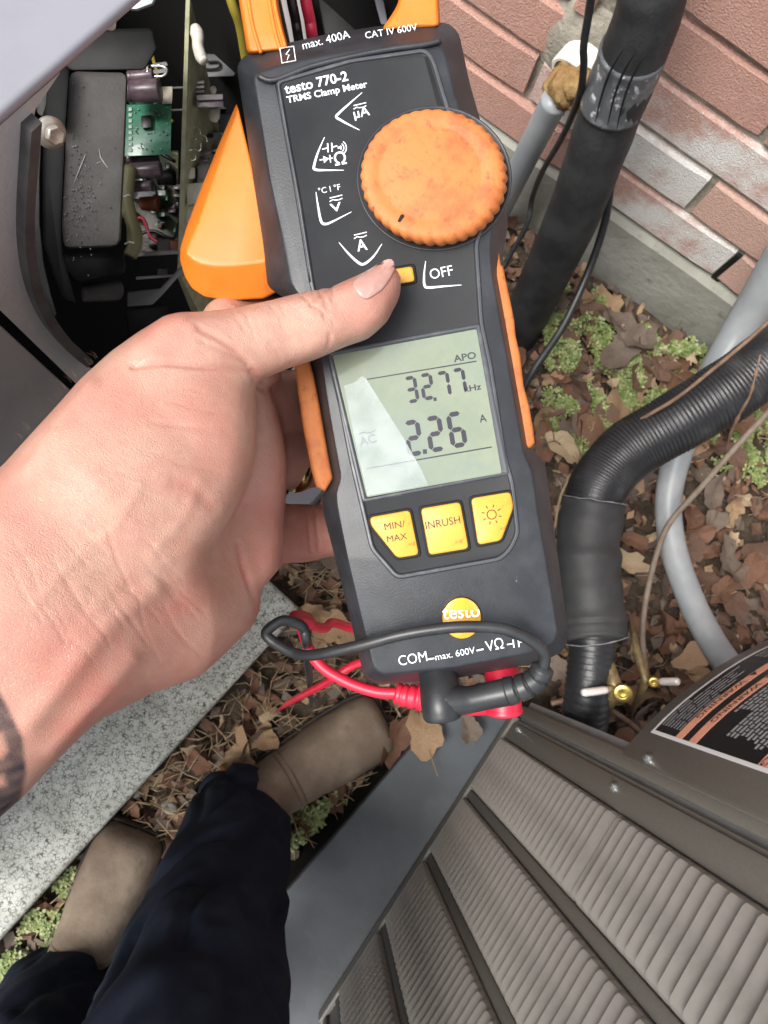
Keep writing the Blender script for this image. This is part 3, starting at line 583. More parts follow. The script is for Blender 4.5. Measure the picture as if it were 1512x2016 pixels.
    mb = MB(); mb.loft([ell(858,354,139,130,0,.03), ell(857,352,141,131,20,.034), ell(853,347,142,131,44,.03), ell(850,343,138,127,53,.018), ell(849,342,131,121,57,.004), ell(848,341,112,103,56), ell(847,340,104,95,53.5), ell(847,340,98,90,53), ell(847,340,90,82,55), ell(847,340,2,2,55.5)], (False, True))
    d = mb.build('dial', orange_worn, t, smooth=True)
    plate([(779,440),(790,421),(797,424),(786,443)], 50, 56.5, 1, 3, 2).build('pointer_mark', black_plastic, d)
    # display: bezel, glass, digits
    LC = [(655,700),(938,648),(988,932),(722,979)]
    mb = MB(); o = round_px([(640,690),(947,634),(1006,936),(712,992)], 8, 2); i2 = round_px(LC, 5, 2)
    mb.loft([[MP(*p, 2) for p in o], [MP(*p, 9) for p in inset_px(o, 4)], [MP(*p, 9.5) for p in inset_px(o, 8)], [MP(*p, 5.2) for p in i2]], (False, False)); mb.build('display_bezel', charcoal_rub_lit, t, bevel=.00015, sharp=15)
    disp = plate(round_px(LC, 4, 2), 3, 6.2).build('display', lcd, t)
    HL = 6.6
    ex, ey = np.array([.982, -.19]), np.array([.165, .986])
    SEG = {'a': ((0,0),(1,0)), 'b': ((1,0),(1,.5)), 'c': ((1,.5),(1,1)), 'd': ((0,1),(1,1)), 'e': ((0,.5),(0,1)), 'f': ((0,0),(0,.5)), 'g': ((0,.5),(1,.5))}
    DG = {'3': 'abgcd', '2': 'abged', '7': 'abc', '6': 'acdefg'}
    def digit(c, o, w, h, th):
        o = np.array(o, float)
        for s in DG[c]:
            a, b = [o + ex * (q[0] * w) + ey * (q[1] * h) for q in SEG[s]]; u = (b - a) / np.linalg.norm(b - a); a = a + u * th * .1; b = b - u * th * .1; n = np.array([-u[1], u[0]]) * th / 2
            mb = MB(); mb.add([MP(*p, HL) for p in (a, a + u * th * .5 + n, b - u * th * .5 + n, b, b - u * th * .5 - n, a + u * th * .5 - n)], [(0,1,2,3,4,5)]); mb.build('digit_segment', lcd_ink, disp, recalc=False)
    for k, c in enumerate('3277'): digit(c, np.array((797,746)) + ex * 31.5 * k + (2 if k > 1 else 0), 18.5, 46, 7.2)
    for k, c in enumerate('226'): digit(c, np.array((797,834)) + ex * 43.5 * k, 24, 62, 9.4)
    plate([(853,783),(859,782),(860,789),(854,790)], HL - .3, HL).build('decimal_point', lcd_ink, disp); plate([(832,885),(840,884),(841,893),(833,894)], HL - .3, HL).build('decimal_point', lcd_ink, disp)
    mb = MB(); stroke([(722,747),(938,711)], 2.2, HL, mb); mb.build('rule_line', lcd_ink, disp, recalc=False); mb = MB(); stroke([(720,923),(968,880)], 2.4, HL, mb); mb.build('rule_line', lcd_ink, disp, recalc=False)
    print_text('APO', (894,713), (938,705), lcd_ink_pale, disp, HL, .85, bold=.02); print_text('kHz', (915,772), (948,766), lcd_ink, disp, HL, .8, bold=.015); print_text('A', (945,832), (959,829.5), lcd_ink, disp, HL, 1.05, bold=.01)
    print_text('AC', (709,878), (742,870), lcd_ink, disp, HL, 1., bold=.035); mb = MB(); stroke([(706,856),(714,851),(722,852),(730,852),(740,846)], 2.5, HL, mb); mb.build('wave_mark', lcd_ink, disp, recalc=False)
    fm = plate([(677,760),(700,752),(712,740),(720,744),(752,795),(792,858),(830,925),(843,955),(724,976),(705,895)], HL + .4, HL + 1.1).build('film_remnant', glare_sheet, disp)  # screen glare built as a thin pale translucent sheet
    # buttons
    for P, nm in (([(728,1018),(807,1004),(825,1092),(782,1099),(730,1034)], 0), ([(828,1001),(906,988),(923,1080),(845,1093)], 1), ([(927,981),(1005,968),(1011,998),(987,1064),(941,1073)], 2)):
        plate(inset_px(P, -5), 3, 7, 2, 10, 3).build('button_well', black_plastic, t)
        bt = plate(P, 5, 14, 4, 9, 4).build('button', yellow, t, bevel=0); shade(bt.data, False)
        if nm == 0: print_text('MIN/', (758,1044), (798,1037), black_print, bt, 14.5, .95); print_text('MAX', (763,1068), (802,1061), black_print, bt, 14.5, .95)
        if nm == 1: print_text('INRUSH', (839,1042), (907,1030), black_print, bt, 14.5, 1.05)
        if nm == 2:
            mb = MB(); cx, cy = 968, 1013; stroke([(cx + 9 * math.cos(a), cy + 9 * math.sin(a)) for a in np.linspace(0, 6.4, 26)], 2, 14.5, mb)
            for k in range(8): a = k * math.pi / 4 + .2; stroke([(cx + 14 * math.cos(a), cy + 14 * math.sin(a)), (cx + 20 * math.cos(a), cy + 20 * math.sin(a))], 2, 14.5, mb)
            mb.build('sun_symbol', black_print, bt, recalc=False)
    plate([(770,526),(817,518),(823,558),(776,566)], 3, 7, 2, 8, 3).build('button_well', black_plastic, t); plate([(775,530),(812,524),(817,554),(780,560)], 5, 15, 4, 7, 3).build('button', yellow, t)
    # round logo with its lettering
    HB = -10
    mb = MB(); mb.loft([[MP(909 + r * math.cos(a), 1217 + r * 1.06 * math.sin(a), h - .16 * r * 1.06 * math.sin(a)) for a in np.linspace(0, 2 * math.pi, 40, endpoint=False)] for r, h in ((38, HB - 3), (38, HB + 1.6), (36, HB + 2.4), (2, HB + 2.6))], (False, True)); lg = mb.build('logo_badge', gold_logo, t, smooth=True)
    print_text('testo', (872,1220), (945,1214), white_print, lg, HB + 5, 1.15, bold=.012)
    def hb(v): return -max(0, v - 1110) * .16 + 4.5
    print_text('COM', (786,1311), (842,1301), white_print, t, hb(1300), 1.1); print_text('max. 600V', (858,1300), (936,1286), white_print, t, hb(1290)); print_text('V\u03a9', (958,1283), (993,1276), white_print, t, hb(1278), 1.1)
    mb = MB(); stroke([(843,1298),(855,1296)], 3, hb(1296), mb); stroke([(938,1281),(952,1278)], 3, hb(1280), mb); stroke([(998,1269),(1010,1267)], 2.4, hb(1266), mb); stroke([(1010,1259),(1012,1275)], 2.6, hb(1266), mb); stroke([(1020,1258),(1022,1274)], 2.6, hb(1266), mb); stroke([(1022,1265),(1034,1262)], 2.4, hb(1264), mb); mb.build('printed_text', white_print, t, recalc=False)
    # orange side grips
    RG = [(962,498),(973,489),(982,495),(986,522),(990,524),(1001,574),(1012,628),(1015,660),(1024,700),(1031,760),(1042,800),(1051,852),(1053,872),(1044,883),(1032,882),(1024,830),(1012,760),(1000,695),(984,600),(972,545)]
    plate(RG, -150, -34, 7).build('side_grip', orange_worn, t, bevel=.0004, sharp=25)
    LG = [(578,700),(604,690),(618,738),(632,810),(645,885),(656,942),(640,968),(622,958),(612,920),(598,850),(586,770)]
    plate(LG, -150, -34, 9).build('side_grip', orange_worn, t, bevel=.0004, sharp=25)
    # trigger lever
    T1 = [(466,203),(432,282),(398,365),(368,445),(355,488),(354,512),(364,545),(378,568),(402,584),(450,592),(520,588),(545,575),(535,480),(500,330)]
    T2 = [(470,215),(445,282),(416,365),(388,445),(368,488),(366,500),(380,512),(398,520),(425,524),(460,523),(520,516),(530,510),(520,440),(495,320)]
    mb = MB(); mb.loft([[MP(*p, -200) for p in inset_px(T1, 6)], [MP(*p, -170) for p in T1], [MP(*p, -120) for p in T1], [MP(*(np.array(p) * .5 + np.array(q) * .5), -92) for p, q in zip(T1, T2)], [MP(*q, -66) for q in T2]]); mb.build('trigger_lever', orange, t, bevel=.0008, seg=3, sharp=12)
    # jaws: a ring that closes above the picture
    JL = [(487,108),(480,60),(470,0),(462,-90),(470,-180),(510,-270),(585,-335),(680,-360),(684,-285),(625,-262),(575,-205),(552,-120),(547,0),(556,50),(570,100)]
    JR = [(684,-360),(775,-345),(840,-280),(872,-180),(876,-90),(864,0),(868,55),(748,62),(768,34),(784,8),(788,-20),(790,-110),(770,-200),(730,-262),(688,-285)]
    for P, nm in ((JL, 'jaw'), (JR, 'jaw')):
        mb = MB(); P = round_px(P, 12, 2); mb.loft([[MP(*p, -190) for p in inset_px(P, 5)], [MP(*p, -165) for p in P], [MP(*p, -60) for p in P], [MP(*p, -44) for p in inset_px(P, 4)], [MP(*p, -40) for p in inset_px(P, 8)]]); mb.build(nm, orange, t, bevel=.0003, sharp=25)
    for P in ([(480,-60),(492,20),(500,60),(514,104)], [(524,-60),(530,0),(541,60),(552,98)], [(540,-60),(540,0),(550,50),(562,94)]):
        MB().tube(spline([MP(*p, -40) for p in P], 5), .0007, 6).build('jaw_rib', orange, t, smooth=True)
    return t
MT = meter()

# test leads plugged into the meter's lower end
def leads():
    b = thing('test_lead', 'black test lead with right angle plug looping over the meter', 'test lead', MP(880, 1380, -60))
    P = spline([MP(*p) for p in ((862,1322,-90),(865,1350,-70),(868,1385,-50),(872,1415,-48))], 5); MB().tube(P, [.0062, .0064, .0066, .0067, .0067, .0068, .0068, .0068, .0069, .0069, .0068, .0068, .0067, .0066, .0066, .006][:len(P)], 20).build('plug_barrel', black_cable, b, bevel=.0004, smooth=False)
    q = spline([MP(*p) for p in ((872,1380,-46),(920,1378,-42),(960,1370,-38),(1000,1362,-30))], 6); R = np.interp(np.linspace(0, 1, len(q)), [0, .35, 1], [.0058, .0045, .0046]); MB().tube(q, list(R), 18).build('plug_elbow', black_cable, b, smooth=True)
    q = spline([MP(*p) for p in ((998,1362,-30),(1030,1352,-22),(1058,1335,-10),(1070,1312,0))], 14); MB().tube(q, [.0049 - .0012 * i / len(q) - (.0009 if i % 11 in (8, 9) else 0) for i in range(len(q))], 18).build('strain_relief', black_cable, b, smooth=True)
    cp = [(1069,1318,0),(1072,1290,16),(1056,1268,30),(1020,1248,36),(975,1236,38),(905,1234,36),(840,1241,30),(780,1252,20),(720,1268,4),(660,1282,-20),(612,1290,-50),(580,1286,-75),(545,1268,-90),(524,1250,-95),(532,1236,-100),(556,1222,-108),(580,1226,-120),(598,1238,-135),(604,1270,-180),(606,1300,-500),(610,1345,-1200),(612,1380,-3000),(612,1390,-5000)]
    MB().tube(spline([MP(*p) for p in cp], 9), np.interp(np.linspace(0, 1, (len(cp) - 1) * 9 + 1), [0, 1], [.00195, .00185]).tolist(), 14).build('cable', black_cable, b, smooth=True)
    r = thing('test_lead', 'red test lead with its plug showing behind the black plug', 'test lead', MP(900, 1370, -160))
    P = spline([MP(*p) for p in ((985,1310,-150),(990,1345,-130),(992,1385,-120),(993,1405,-120))], 5); MB().tube(P, [.0062] * (len(P) - 3) + [.0068, .0066, .0058], 20).build('plug_barrel', red_cable, r, smooth=True)
    q = spline([MP(*p) for p in ((985,1378,-135),(930,1382,-140),(870,1376,-140),(822,1372,-140))], 6); MB().tube(q, .0048, 16).build('plug_elbow', red_cable, r, smooth=True)
    q = spline([MP(*p) for p in ((828,1374,-140),(800,1370,-140),(778,1364,-142))], 9); MB().tube(q, [.0045 - .0008 * i / len(q) - (.0007 if i % 5 == 3 else 0) for i in range(len(q))], 16).build('strain_relief', red_cable, r, smooth=True)
    cp = [(782,1365,-142),(740,1362,-150),(690,1346,-160),(640,1318,-170),(612,1286,-180),(600,1255,-185),(592,1232,-190),(578,1222,-200),(582,1212,-240),(604,1216,-320),(618,1232,-420),(640,1236,-500),(655,1226,-560),(690,1236,-640),(740,1250,-700),(770,1290,-760),(700,1308,-800),(640,1345,-900),(572,1381,-1500),(560,1390,-3200),(548,1398,-5200)]
    MB().tube(spline([MP(*p) for p in cp], 9), .0021, 12).build('cable', red_cable, r, smooth=True)
leads()

# ================================================================== OPEN OUTDOOR UNIT (left)
fn = np.array([1, -FS, 0]); fn /= np.linalg.norm(fn); fd = np.array([FS, 1, 0]); fd /= np.linalg.norm(fd)
def FP_(y, z, off=0.): return np.array([FX0 + FS * y, y, z]) + fn * off
def left_unit():
    u = thing('open_unit', 'grey outdoor unit with its electrical compartment open', 'air conditioner', FP_(-.3, .075, -.2))
    TOP = 1.056
    op = [(97,100),(80,160),(70,215),(62,260),(57,330),(52,400),(50,470),(55,530),(66,580),(84,625),(110,665),(142,700),(172,724)]
    E_ = [PF(*p) for p in op]; e = [(p[1], p[2]) for p in E_]; e = [(a, min(b, TOP - .0045)) for a, b in e]; e = e[1:]; e = [(e[0][0] + .006, TOP - .0045)] + [q for q in e if q[1] < TOP - .005] + [(.042, .85), (.06, .76), (.08, .66), (.1, .62), (.238, .62)]
    ys = .0226
    out = e + [(.238, .13), (ys, .13), (ys, TOP - .0045)]
    MB().prism([FP_(y, z) for y, z in out], [FP_(y, z, -.0015) for y, z in out]).build('side_panel', unit_grey, u)
    # front panel beyond the seam bends away
    MB().box(FP_((ys - .0014 - .64) / 2, (TOP - .0045 + .13) / 2, -.0122), .012, (.64 + ys - .0014) / 2, (TOP - .0045 - .13) / 2, np.array([fn, fd, [0, 0, 1]])).build('front_panel', unit_dark, u, bevel=.0012, seg=2)
    # folded edge of the opening
    mb = MB(); q = [PF(*p, -.004) for p in op]; q = [p for p in q if p[2] < TOP - .006]; mb.loft([[p, p + fd * .004 + fn * .0, p + fd * .004 - fn * .012, p - fn * .012] for p in spline(q, 3)]); mb.build('gasket', gasket_m, u)
    MB().box(FP_(-.2, .1, -.012), .022, .44, .03, np.array([fn, fd, [0, 0, 1]])).build('base_rail', unit_light, u, bevel=.005)
    MB().box(FP_(.12, .1, -.02), .06, .08, .03, np.array([fn, fd, [0, 0, 1]])).build('base_foot', unit_light, u, bevel=.005)
    lid = [FP_(.118, TOP, .0008), FP_(-.64, TOP, .0008), FP_(-.64, TOP, -.38), FP_(.243, TOP, -.38), FP_(.243, TOP, -.3), FP_(.02, TOP, -.29), FP_(.02, TOP, -.05), FP_(.11, TOP, -.045)]  # cut back over the bay, out of view, to let skylight in
    MB().prism(lid, [p - [0, 0, .004] for p in lid]).build('top_lid', unit_light, u, bevel=.0015, seg=3)
    # cabinet walls round the cavity
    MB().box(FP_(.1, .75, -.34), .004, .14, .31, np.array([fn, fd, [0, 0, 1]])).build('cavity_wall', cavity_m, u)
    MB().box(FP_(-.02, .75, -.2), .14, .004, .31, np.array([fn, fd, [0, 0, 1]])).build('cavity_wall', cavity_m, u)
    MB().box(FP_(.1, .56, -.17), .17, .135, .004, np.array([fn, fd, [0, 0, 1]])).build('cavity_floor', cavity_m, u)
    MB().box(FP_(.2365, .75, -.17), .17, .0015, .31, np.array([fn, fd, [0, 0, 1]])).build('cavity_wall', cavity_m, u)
    MB().box(FP_(-.636, .57, -.19), .17, .004, .48, np.array([fn, fd, [0, 0, 1]])).build('end_panel', unit_dark, u)
    MB().box(FP_(.2405, .55, -.15), .145, .0015, .43, np.array([fn, fd, [0, 0, 1]])).build('end_panel', unit_light, u)
    MB().box(FP_(-.2, .57, -.37), .006, .44, .48, np.array([fn, fd, [0, 0, 1]])).build('back_panel', unit_dark, u)
    # bolt through the panel
    c = C(104, 264, .285); ax = np.array([.8, -.1, .45]); ax /= np.linalg.norm(ax)
    mb = MB(); mb.lathe(c, ax, [(-.004, .0046), (-.003, .0056), (-.001, .0058), (-.0003, .005), (.0005, .004)], 24); bo = mb.build('bolt', zinc_dull, u, smooth=False, bevel=.0002)
    mb = MB(); mb.lathe(c + ax * .0004, ax, [(0, .0036), (.0022, .0036), (.0028, .003), (.0024, .002)], 6); mb.build('hex_head', zinc_dull, bo, bevel=.0002)
    MB().tube([c - ax * .02, c], .002, 8).build('bolt_shank', zinc_dull, bo)
    # moulded black cover inside
    def slab(name, poly, d0, d1, m, bevel=.001, parent=u):                # outline in the picture, near and far depth
        d1 = d0 + (d1 - d0) * .6; c_ = np.mean(np.array(poly, float), 0)
        return MB().prism([C(*p, d0) for p in poly], [C(*(c_ + (np.array(p) - c_) * (1 - .25 * (d1 - d0) / d0)), d1) for p in poly]).build(name, m, parent, bevel=bevel)
    slab('cover', [(137,140),(252,143),(246,300),(240,420),(238,470),(232,486),(124,490),(121,440),(127,330),(131,240)], .355, .43, dusty_black, .003)
    slab('cover_flange', [(88,104),(140,100),(131,240),(122,440),(124,500),(150,600),(120,590),(84,480),(84,330)], .39, .42, black_plastic, .002)
    slab('cover_flange', [(76,108),(99,104),(92,205),(84,232),(72,222)], .335, .36, gasket_m, .001)
    slab('cover_flange', [(60,262),(82,262),(78,350),(78,440),(86,520),(100,580),(112,620),(104,625),(84,592),(66,540),(56,470),(56,380)], .34, .36, gasket_m, .001)
    slab('cover_boss', [(160,558),(240,552),(246,575),(238,592),(160,597)], .47, .52, dusty_black, .003)
    slab('cover_step', [(100,500),(245,496),(250,540),(150,560)], .46, .5, black_plastic, .004)
    slab('shroud', [(90,60),(300,55),(310,95),(286,138),(140,140),(100,110)], .38, .42, black_plastic, .002)  # black slab standing for the shadow at the top of the bay
    slab('rib', [(262,497),(352,492),(352,500),(262,506)], .5, .52, grey_box, .0005); slab('rib', [(268,545),(368,538),(368,543),(268,551)], .52, .54, grey_box, .0005)
    slab('bracket', [(250,575),(315,568),(360,520),(366,528),(322,578),(300,600),(250,604)], .5, .51, unit_dark, .001); slab('bracket', [(245,610),(330,600),(330,690),(260,700)], .56, .6, black_plastic, .002)
    slab('terminal', [(310,470),(334,470),(334,496),(310,497)], .515, .55, grey_box, .001); slab('terminal', [(333,472),(352,472),(352,494),(334,495)], .51, .55, rust_m, .001); slab('terminal', [(310,529),(331,529),(331,545),(310,547)], .53, .56, grey_box, .001)
    # white tie mount under the lid
    slab('tie_mount', [(183,20),(192,-2),(218,-2),(230,22),(228,56),(222,61),(188,54),(181,38)], .222, .232, cream_m, .0012); slab('tie_slot', [(192,32),(203,24),(216,24),(217,34),(206,42),(194,40)], .2212, .223, silicone, .0004)
    # small green board standing in front of the main board
    g = slab('circuit_board', [(249,206),(338,203),(336,304),(243,308)], .49, .493, pcb_green, .0003)
    slab('chip', [(278,228),(298,226),(298,251),(279,252)], .4865, .49, chip_m, .0003, g)
    R_ = random.Random(9)
    for k in range(8): slab('pin_pad', [(253,211 + k * 11.5),(260,211 + k * 11.5),(260,218 + k * 11.5),(253,218 + k * 11.5)], .4892, .49, solder_pad, .0002, g)
    for k in range(34):
        x, y = R_.uniform(264, 330), R_.uniform(210, 300); w, h = R_.uniform(1.5, 4), R_.uniform(1.5, 3)
        if 274 < x < 300 and 222 < y < 256: continue
        slab('component', [(x, y), (x + w, y), (x + w, y + h), (x, y + h)], .4885, .49, R_.choice((solder_pad, solder_pad, chip_m, label_grey)), .0001, g)
    slab('white_component', [(318,171),(340,170),(339,204),(318,205)], .488, .5, cream_m, .0008, g)
    def can(name, a, b, r, d, m, lip=True, parent=u):
        A_, B_ = C(*a, d), C(*b, d); ax = B_ - A_; Lc = np.linalg.norm(ax); r = r * d / FPX
        return MB().lathe(A_, ax, [(0, r * .8), (.0006, r), (Lc * .14, r), (Lc * .16, r * .93), (Lc * .2, r), (Lc - .0006, r), (Lc, r * .85)], 18).build(name, m, parent, smooth=False, bevel=.0002)
    can('capacitor', (252,152), (302,148), 12, .475, cap_m); can('capacitor', (250,180), (316,178), 22, .47, cap_m); can('capacitor', (256,337), (318,333), 15, .49, cap_m); can('capacitor', (250,312), (312,310), 10, .5, cap_m); can('capacitor', (250,370), (300,367), 12, .495, cap_m); slab('capacitor_label', [(250,379),(302,376),(302,386),(250,390)], .488, .49, label_grey, .0003)
    can('capacitor', (278,398), (312,402), 15, .51, rust_m); can('capacitor', (310,350), (345,350), 14, .54, black_plastic)
    slab('lead_pin', [(285,115),(292,114),(293,142),(287,143)], .46, .463, solder); 
    MB().tube([C(340,173,.49), C(364,172,.49)], .0006, 6).build('lead_pin', solder, u); MB().tube([C(338,217,.49), C(362,216,.49)], .0006, 6).build('lead_pin', solder, u)
    for k, (x, y, w) in enumerate(((300,125,28),(300,138,26))): slab('clip', [(x,y),(x + w,y - 4),(x + w + 4,y + 5),(x,y + 8)], .5, .51, grey_box, .001)
    MB().tube(spline([C(296,150,.5), C(320,150,.5), C(329,138,.5), C(318,130,.5), C(296,130,.5)], 5), .0009, 8).build('wire_loop', zinc, u, smooth=True)
    # main board seen nearly edge on, components on its right
    MB().prism([C(366,-10,.42), C(374,-10,.42), C(357,545,.52), C(349,545,.52)], [C(366,-10,.424) + [0, 0, -.15], C(385,-10,.424) + [0, 0, -.15], C(372,545,.524) + [0, 0, -.12], C(349,545,.524) + [0, 0, -.12]]).build('main_board', pcb_edge, u)
    MB().prism([C(368,120,.45), C(396,120,.47), C(384,500,.53), C(356,500,.515)], [C(368,120,.452), C(396,120,.472), C(384,500,.532), C(356,500,.517)]).build('board_face', pcb_dark, u)
    bl = spline([C(384,52,.43), C(389,72,.43), C(390,92,.432), C(396,112,.434), C(402,122,.434)], 5); MB().tube(bl, [r * .43 / FPX for r in np.interp(np.linspace(0, 1, len(bl)), [0, .15, .4, .75, 1], [9, 13.5, 11, 12, 9])], 16).build('silicone_blob', silicone, u, smooth=True)
    slab('connector', [(384,188),(440,186),(441,211),(386,213)], .46, .49, cap_m, .001); slab('connector_face', [(386,187),(439,185),(439,196),(387,198)], .458, .46, grey_box, .0006)
    slab('white_cap', [(410,212),(434,211),(433,232),(428,242),(418,242),(411,234)], .475, .49, cream_m, .002); slab('white_cap', [(412,170),(426,168),(428,186),(413,187)], .475, .49, cream_m, .002)
    for k in range(3): slab('jumper', [(384,160 + k * 9),(402,159 + k * 9),(402,164 + k * 9),(384,165 + k * 9)], .465, .467, label_white if k < 2 else label_grey, .0003)
    slab('relay', [(364,330),(384,329),(384,352),(363,353)], .488, .51, cream_m, .001); slab('relay', [(366,362),(402,358),(396,400),(368,404)], .49, .52, cream_m, .001); slab('relay', [(368,404),(394,400),(388,436),(364,440)], .5, .52, cream_m, .001); slab('relay', [(388,326),(412,322),(405,352),(390,354)], .49, .51, grey_box, .001)
    slab('heat_sink', [(386,296),(424,292),(412,306),(386,310)], .5, .52, cap_m, .001); slab('heat_sink', [(386,312),(415,310),(410,320),(386,322)], .5, .52, cap_m, .001)
    for P in ([(368,258),(380,256),(384,250),(394,256),(394,264)], [(370,264),(380,268),(386,276)], [(366,298),(380,294),(394,296),(396,280)], [(374,316),(384,314),(386,304)], [(398,266),(406,270),(408,280)]):
        MB().tube(spline([C(*p, .478) for p in P], 5), .0006, 6).build('solder_wire', solder, u, smooth=True)
    slab('housing', [(398,-10),(475,-10),(490,105),(404,108)], .5, .56, housing_m, .002); slab('housing_ledge', [(400,106),(470,106),(462,150),(408,152)], .49, .5, ledge_m, .001)
    slab('housing_rib', [(398,150),(470,150),(470,215),(398,215)], .54, .58, black_plastic, .001); slab('housing_ledge', [(430,225),(472,222),(455,260),(432,262)], .51, .52, ledge_m, .001)
    MB().tube(spline([C(408,122,.488), C(430,122,.488), C(432,132,.488), C(420,136,.488), C(398,136,.488)], 5), .0007, 6).build('wire_loop', black_plastic, u, smooth=True)
    slab('orange_block', [(318,8),(372,4),(370,62),(326,66)], .53, .56, rust_m, .002); slab('grey_duct', [(246,-20),(318,-20),(302,10),(270,22),(244,20)], .3, .33, unit_lightblue, .003)
    for P, m, r in (([(256,330),(252,360),(250,395),(258,430),(268,470),(256,505)], sleeve_m, .0042), ([(236,404),(262,440),(264,495)], sleeve_m, .0036)):
        MB().tube(spline([C(*p, .485) for p in P], 6), r, 12).build('cable_sleeve', m, u, smooth=True)
    for v in (385, 478): MB().tube([C(244 + (v > 400) * 2, v + 2, .476), C(254, v - 2, .474), C(264 - (v < 400) * 8, v, .476)], .0005, 6).build('cable_tie', label_white, u)
    slab('rear_board', [(246,300),(352,296),(350,500),(250,504)], .575, .58, pcb_dark)
    R_ = random.Random(17)
    for k in range(46):
        x, y = R_.uniform(248, 346), R_.uniform(305, 495); w, h = R_.uniform(4, 18), R_.uniform(4, 12)
        slab('component', [(x, y), (x + w, y - 1), (x + w, y + h), (x, y + h)], R_.uniform(.54, .57), .58, R_.choice((cap_m, grey_box, chip_m, cream_m, pcb_green, solder_pad, cap_m, rust_m)), .0006)
    for k in range(30):
        x, y = R_.uniform(384, 462), R_.uniform(215, 420); w, h = R_.uniform(5, 26), R_.uniform(4, 14)
        if x > 395 + (465 - 395) * (430 - y) / 230: continue
        slab('component', [(x, y), (x + w, y - 1), (x + w, y + h), (x, y + h)], R_.uniform(.5, .56), .58, R_.choice((cap_m, grey_box, cream_m, ledge_m, cap_m, chip_m)), .0006)
    for P, mm in (([(244,508),(262,470),(300,455),(340,470),(352,440)], wire_black), ([(248,440),(280,430),(300,470),(348,488)], wire_red), ([(246,350),(262,300),(300,296),(345,318)], wire_black), ([(300,110),(312,160),(306,205),(340,240)], wire_yellow)):
        MB().tube(spline([C(*p, .53) for p in P], 6), .0012, 8).build('wire', mm, u, smooth=True)
    mb = MB()                                                                 # cobweb, dust and grit on the black cover
    for k in range(150):
        x, y = R_.gauss(150, 26), R_.gauss(405, 45) if k < 110 else R_.uniform(160, 480)
        if not (126 < x < 236): continue
        a = R_.uniform(0, 6.28); l = R_.uniform(1, 9 if k < 60 else 2.5); c1 = np.array([x, y]); c2 = c1 + l * np.array([math.cos(a), math.sin(a)])
        mb.tube([C(*c1, .3545), C(*((c1 + c2) / 2 + R_.uniform(-1.5, 1.5)), .3538), C(*c2, .3545)], [.00008, .00014, .00008] if l > 2.5 else [.0002, .0003, .0002], 4)
    for q in ([(146,360),(158,330),(168,305)], [(195,292),(198,310),(206,322),(212,330)], [(198,318),(190,322)]): mb.tube([C(*p, .3545) for p in q], [.0001] + [.0003] * (len(q) - 2) + [.00015], 5)
    tag(mb.build('dust_and_cobweb', label_grey, u), kind='stuff')
    # wires running down through the jaws
    MB().tube(spline([C(566,-60,.28), C(574,0,.285), C(582,40,.29), C(590,90,.3), C(610,200,.36)], 8), .0019, 10).build('wire', wire_black, u, smooth=True)
    MB().tube(spline([C(594,-60,.28), C(602,0,.285), C(610,40,.29), C(618,90,.3), C(640,200,.36)], 8), .0022, 10).build('wire', wire_red, u, smooth=True)
    MB().tube(spline([C(436,-60,.36), C(458,10,.37), C(472,50,.38), C(484,120,.4)], 8), .0024, 10).build('wire', wire_yellow, u, smooth=True)
    slab('duct', [(548,-20),(566,-20),(590,90),(574,100)], .36, .38, grey_box, .001); slab('duct', [(578,-20),(598,-20),(612,80),(598,90)], .36, .38, grey_box, .001)
    slab('black_block', [(622,-20),(726,-20),(748,60),(640,80)], .37, .42, black_plastic, .002)
    slab('edge_strip', [(732,-20),(752,-20),(764,46),(750,50)], .34, .36, unit_light, .001)
left_unit()

# ================================================================== PERSON
def sd_caps(P, a, b, ra, rb):
    ba = b - a; pa = P - a; h = np.clip((pa @ ba) / (ba @ ba), 0, 1)
    return np.linalg.norm(pa - h[..., None] * ba, axis=-1) - (ra + (rb - ra) * h)
def smin(a, b, k): h = np.clip(.5 + .5 * (b - a) / k, 0, 1); return b + (a - b) * h - k * h * (1 - h)
def smax(a, b, k): return -smin(-a, -b, k)
def poly_sd(U, V, poly):                                                       # signed distance in pixels, negative inside
    d = np.full(U.shape, 1e9); ins = np.zeros(U.shape, bool); n = len(poly)
    for i in range(n):
        (ax, ay), (bx, by) = poly[i], poly[(i + 1) % n]; ex, ey = bx - ax, by - ay; wx, wy = U - ax, V - ay
        t = np.clip((wx * ex + wy * ey) / (ex * ex + ey * ey + 1e-9), 0, 1); d = np.minimum(d, np.hypot(wx - ex * t, wy - ey * t))
        c = ((ay > V) != (by > V)) & (U < (bx - ax) * (V - ay) / (by - ay + 1e-12) + ax); ins ^= c
    return np.where(ins, -d, d)
def cp(u, v, d): return np.array([(u - 756) / FPX * d, -(v - 1008) / FPX * d, -d])
HAND = [(-500,1270),(-200,1060),(0,905),(60,840),(110,786),(150,740),(210,682),(265,640),(320,612),(400,600),(470,590),(540,573),(600,561),(650,553),(700,530),(735,508),(770,500),(797,514),(808,545),(800,590),(775,642),(730,680),(660,705),(600,731),(545,756),(528,764),(545,805),(560,850),(567,900),(566,1000),(562,1070),(552,1118),(515,1160),(511,1200),(499,1240),(450,1292),(400,1331),(300,1366),(210,1422),(150,1482),(60,1582),(-60,1680),(-500,2000)]
THENAR = HAND[:25] + [(516,764),(508,775),(506,830),(503,885),(494,930),(474,985),(440,1040),(408,1085),(400,1130),(420,1180),(450,1240),(440,1300)] + HAND[37:]
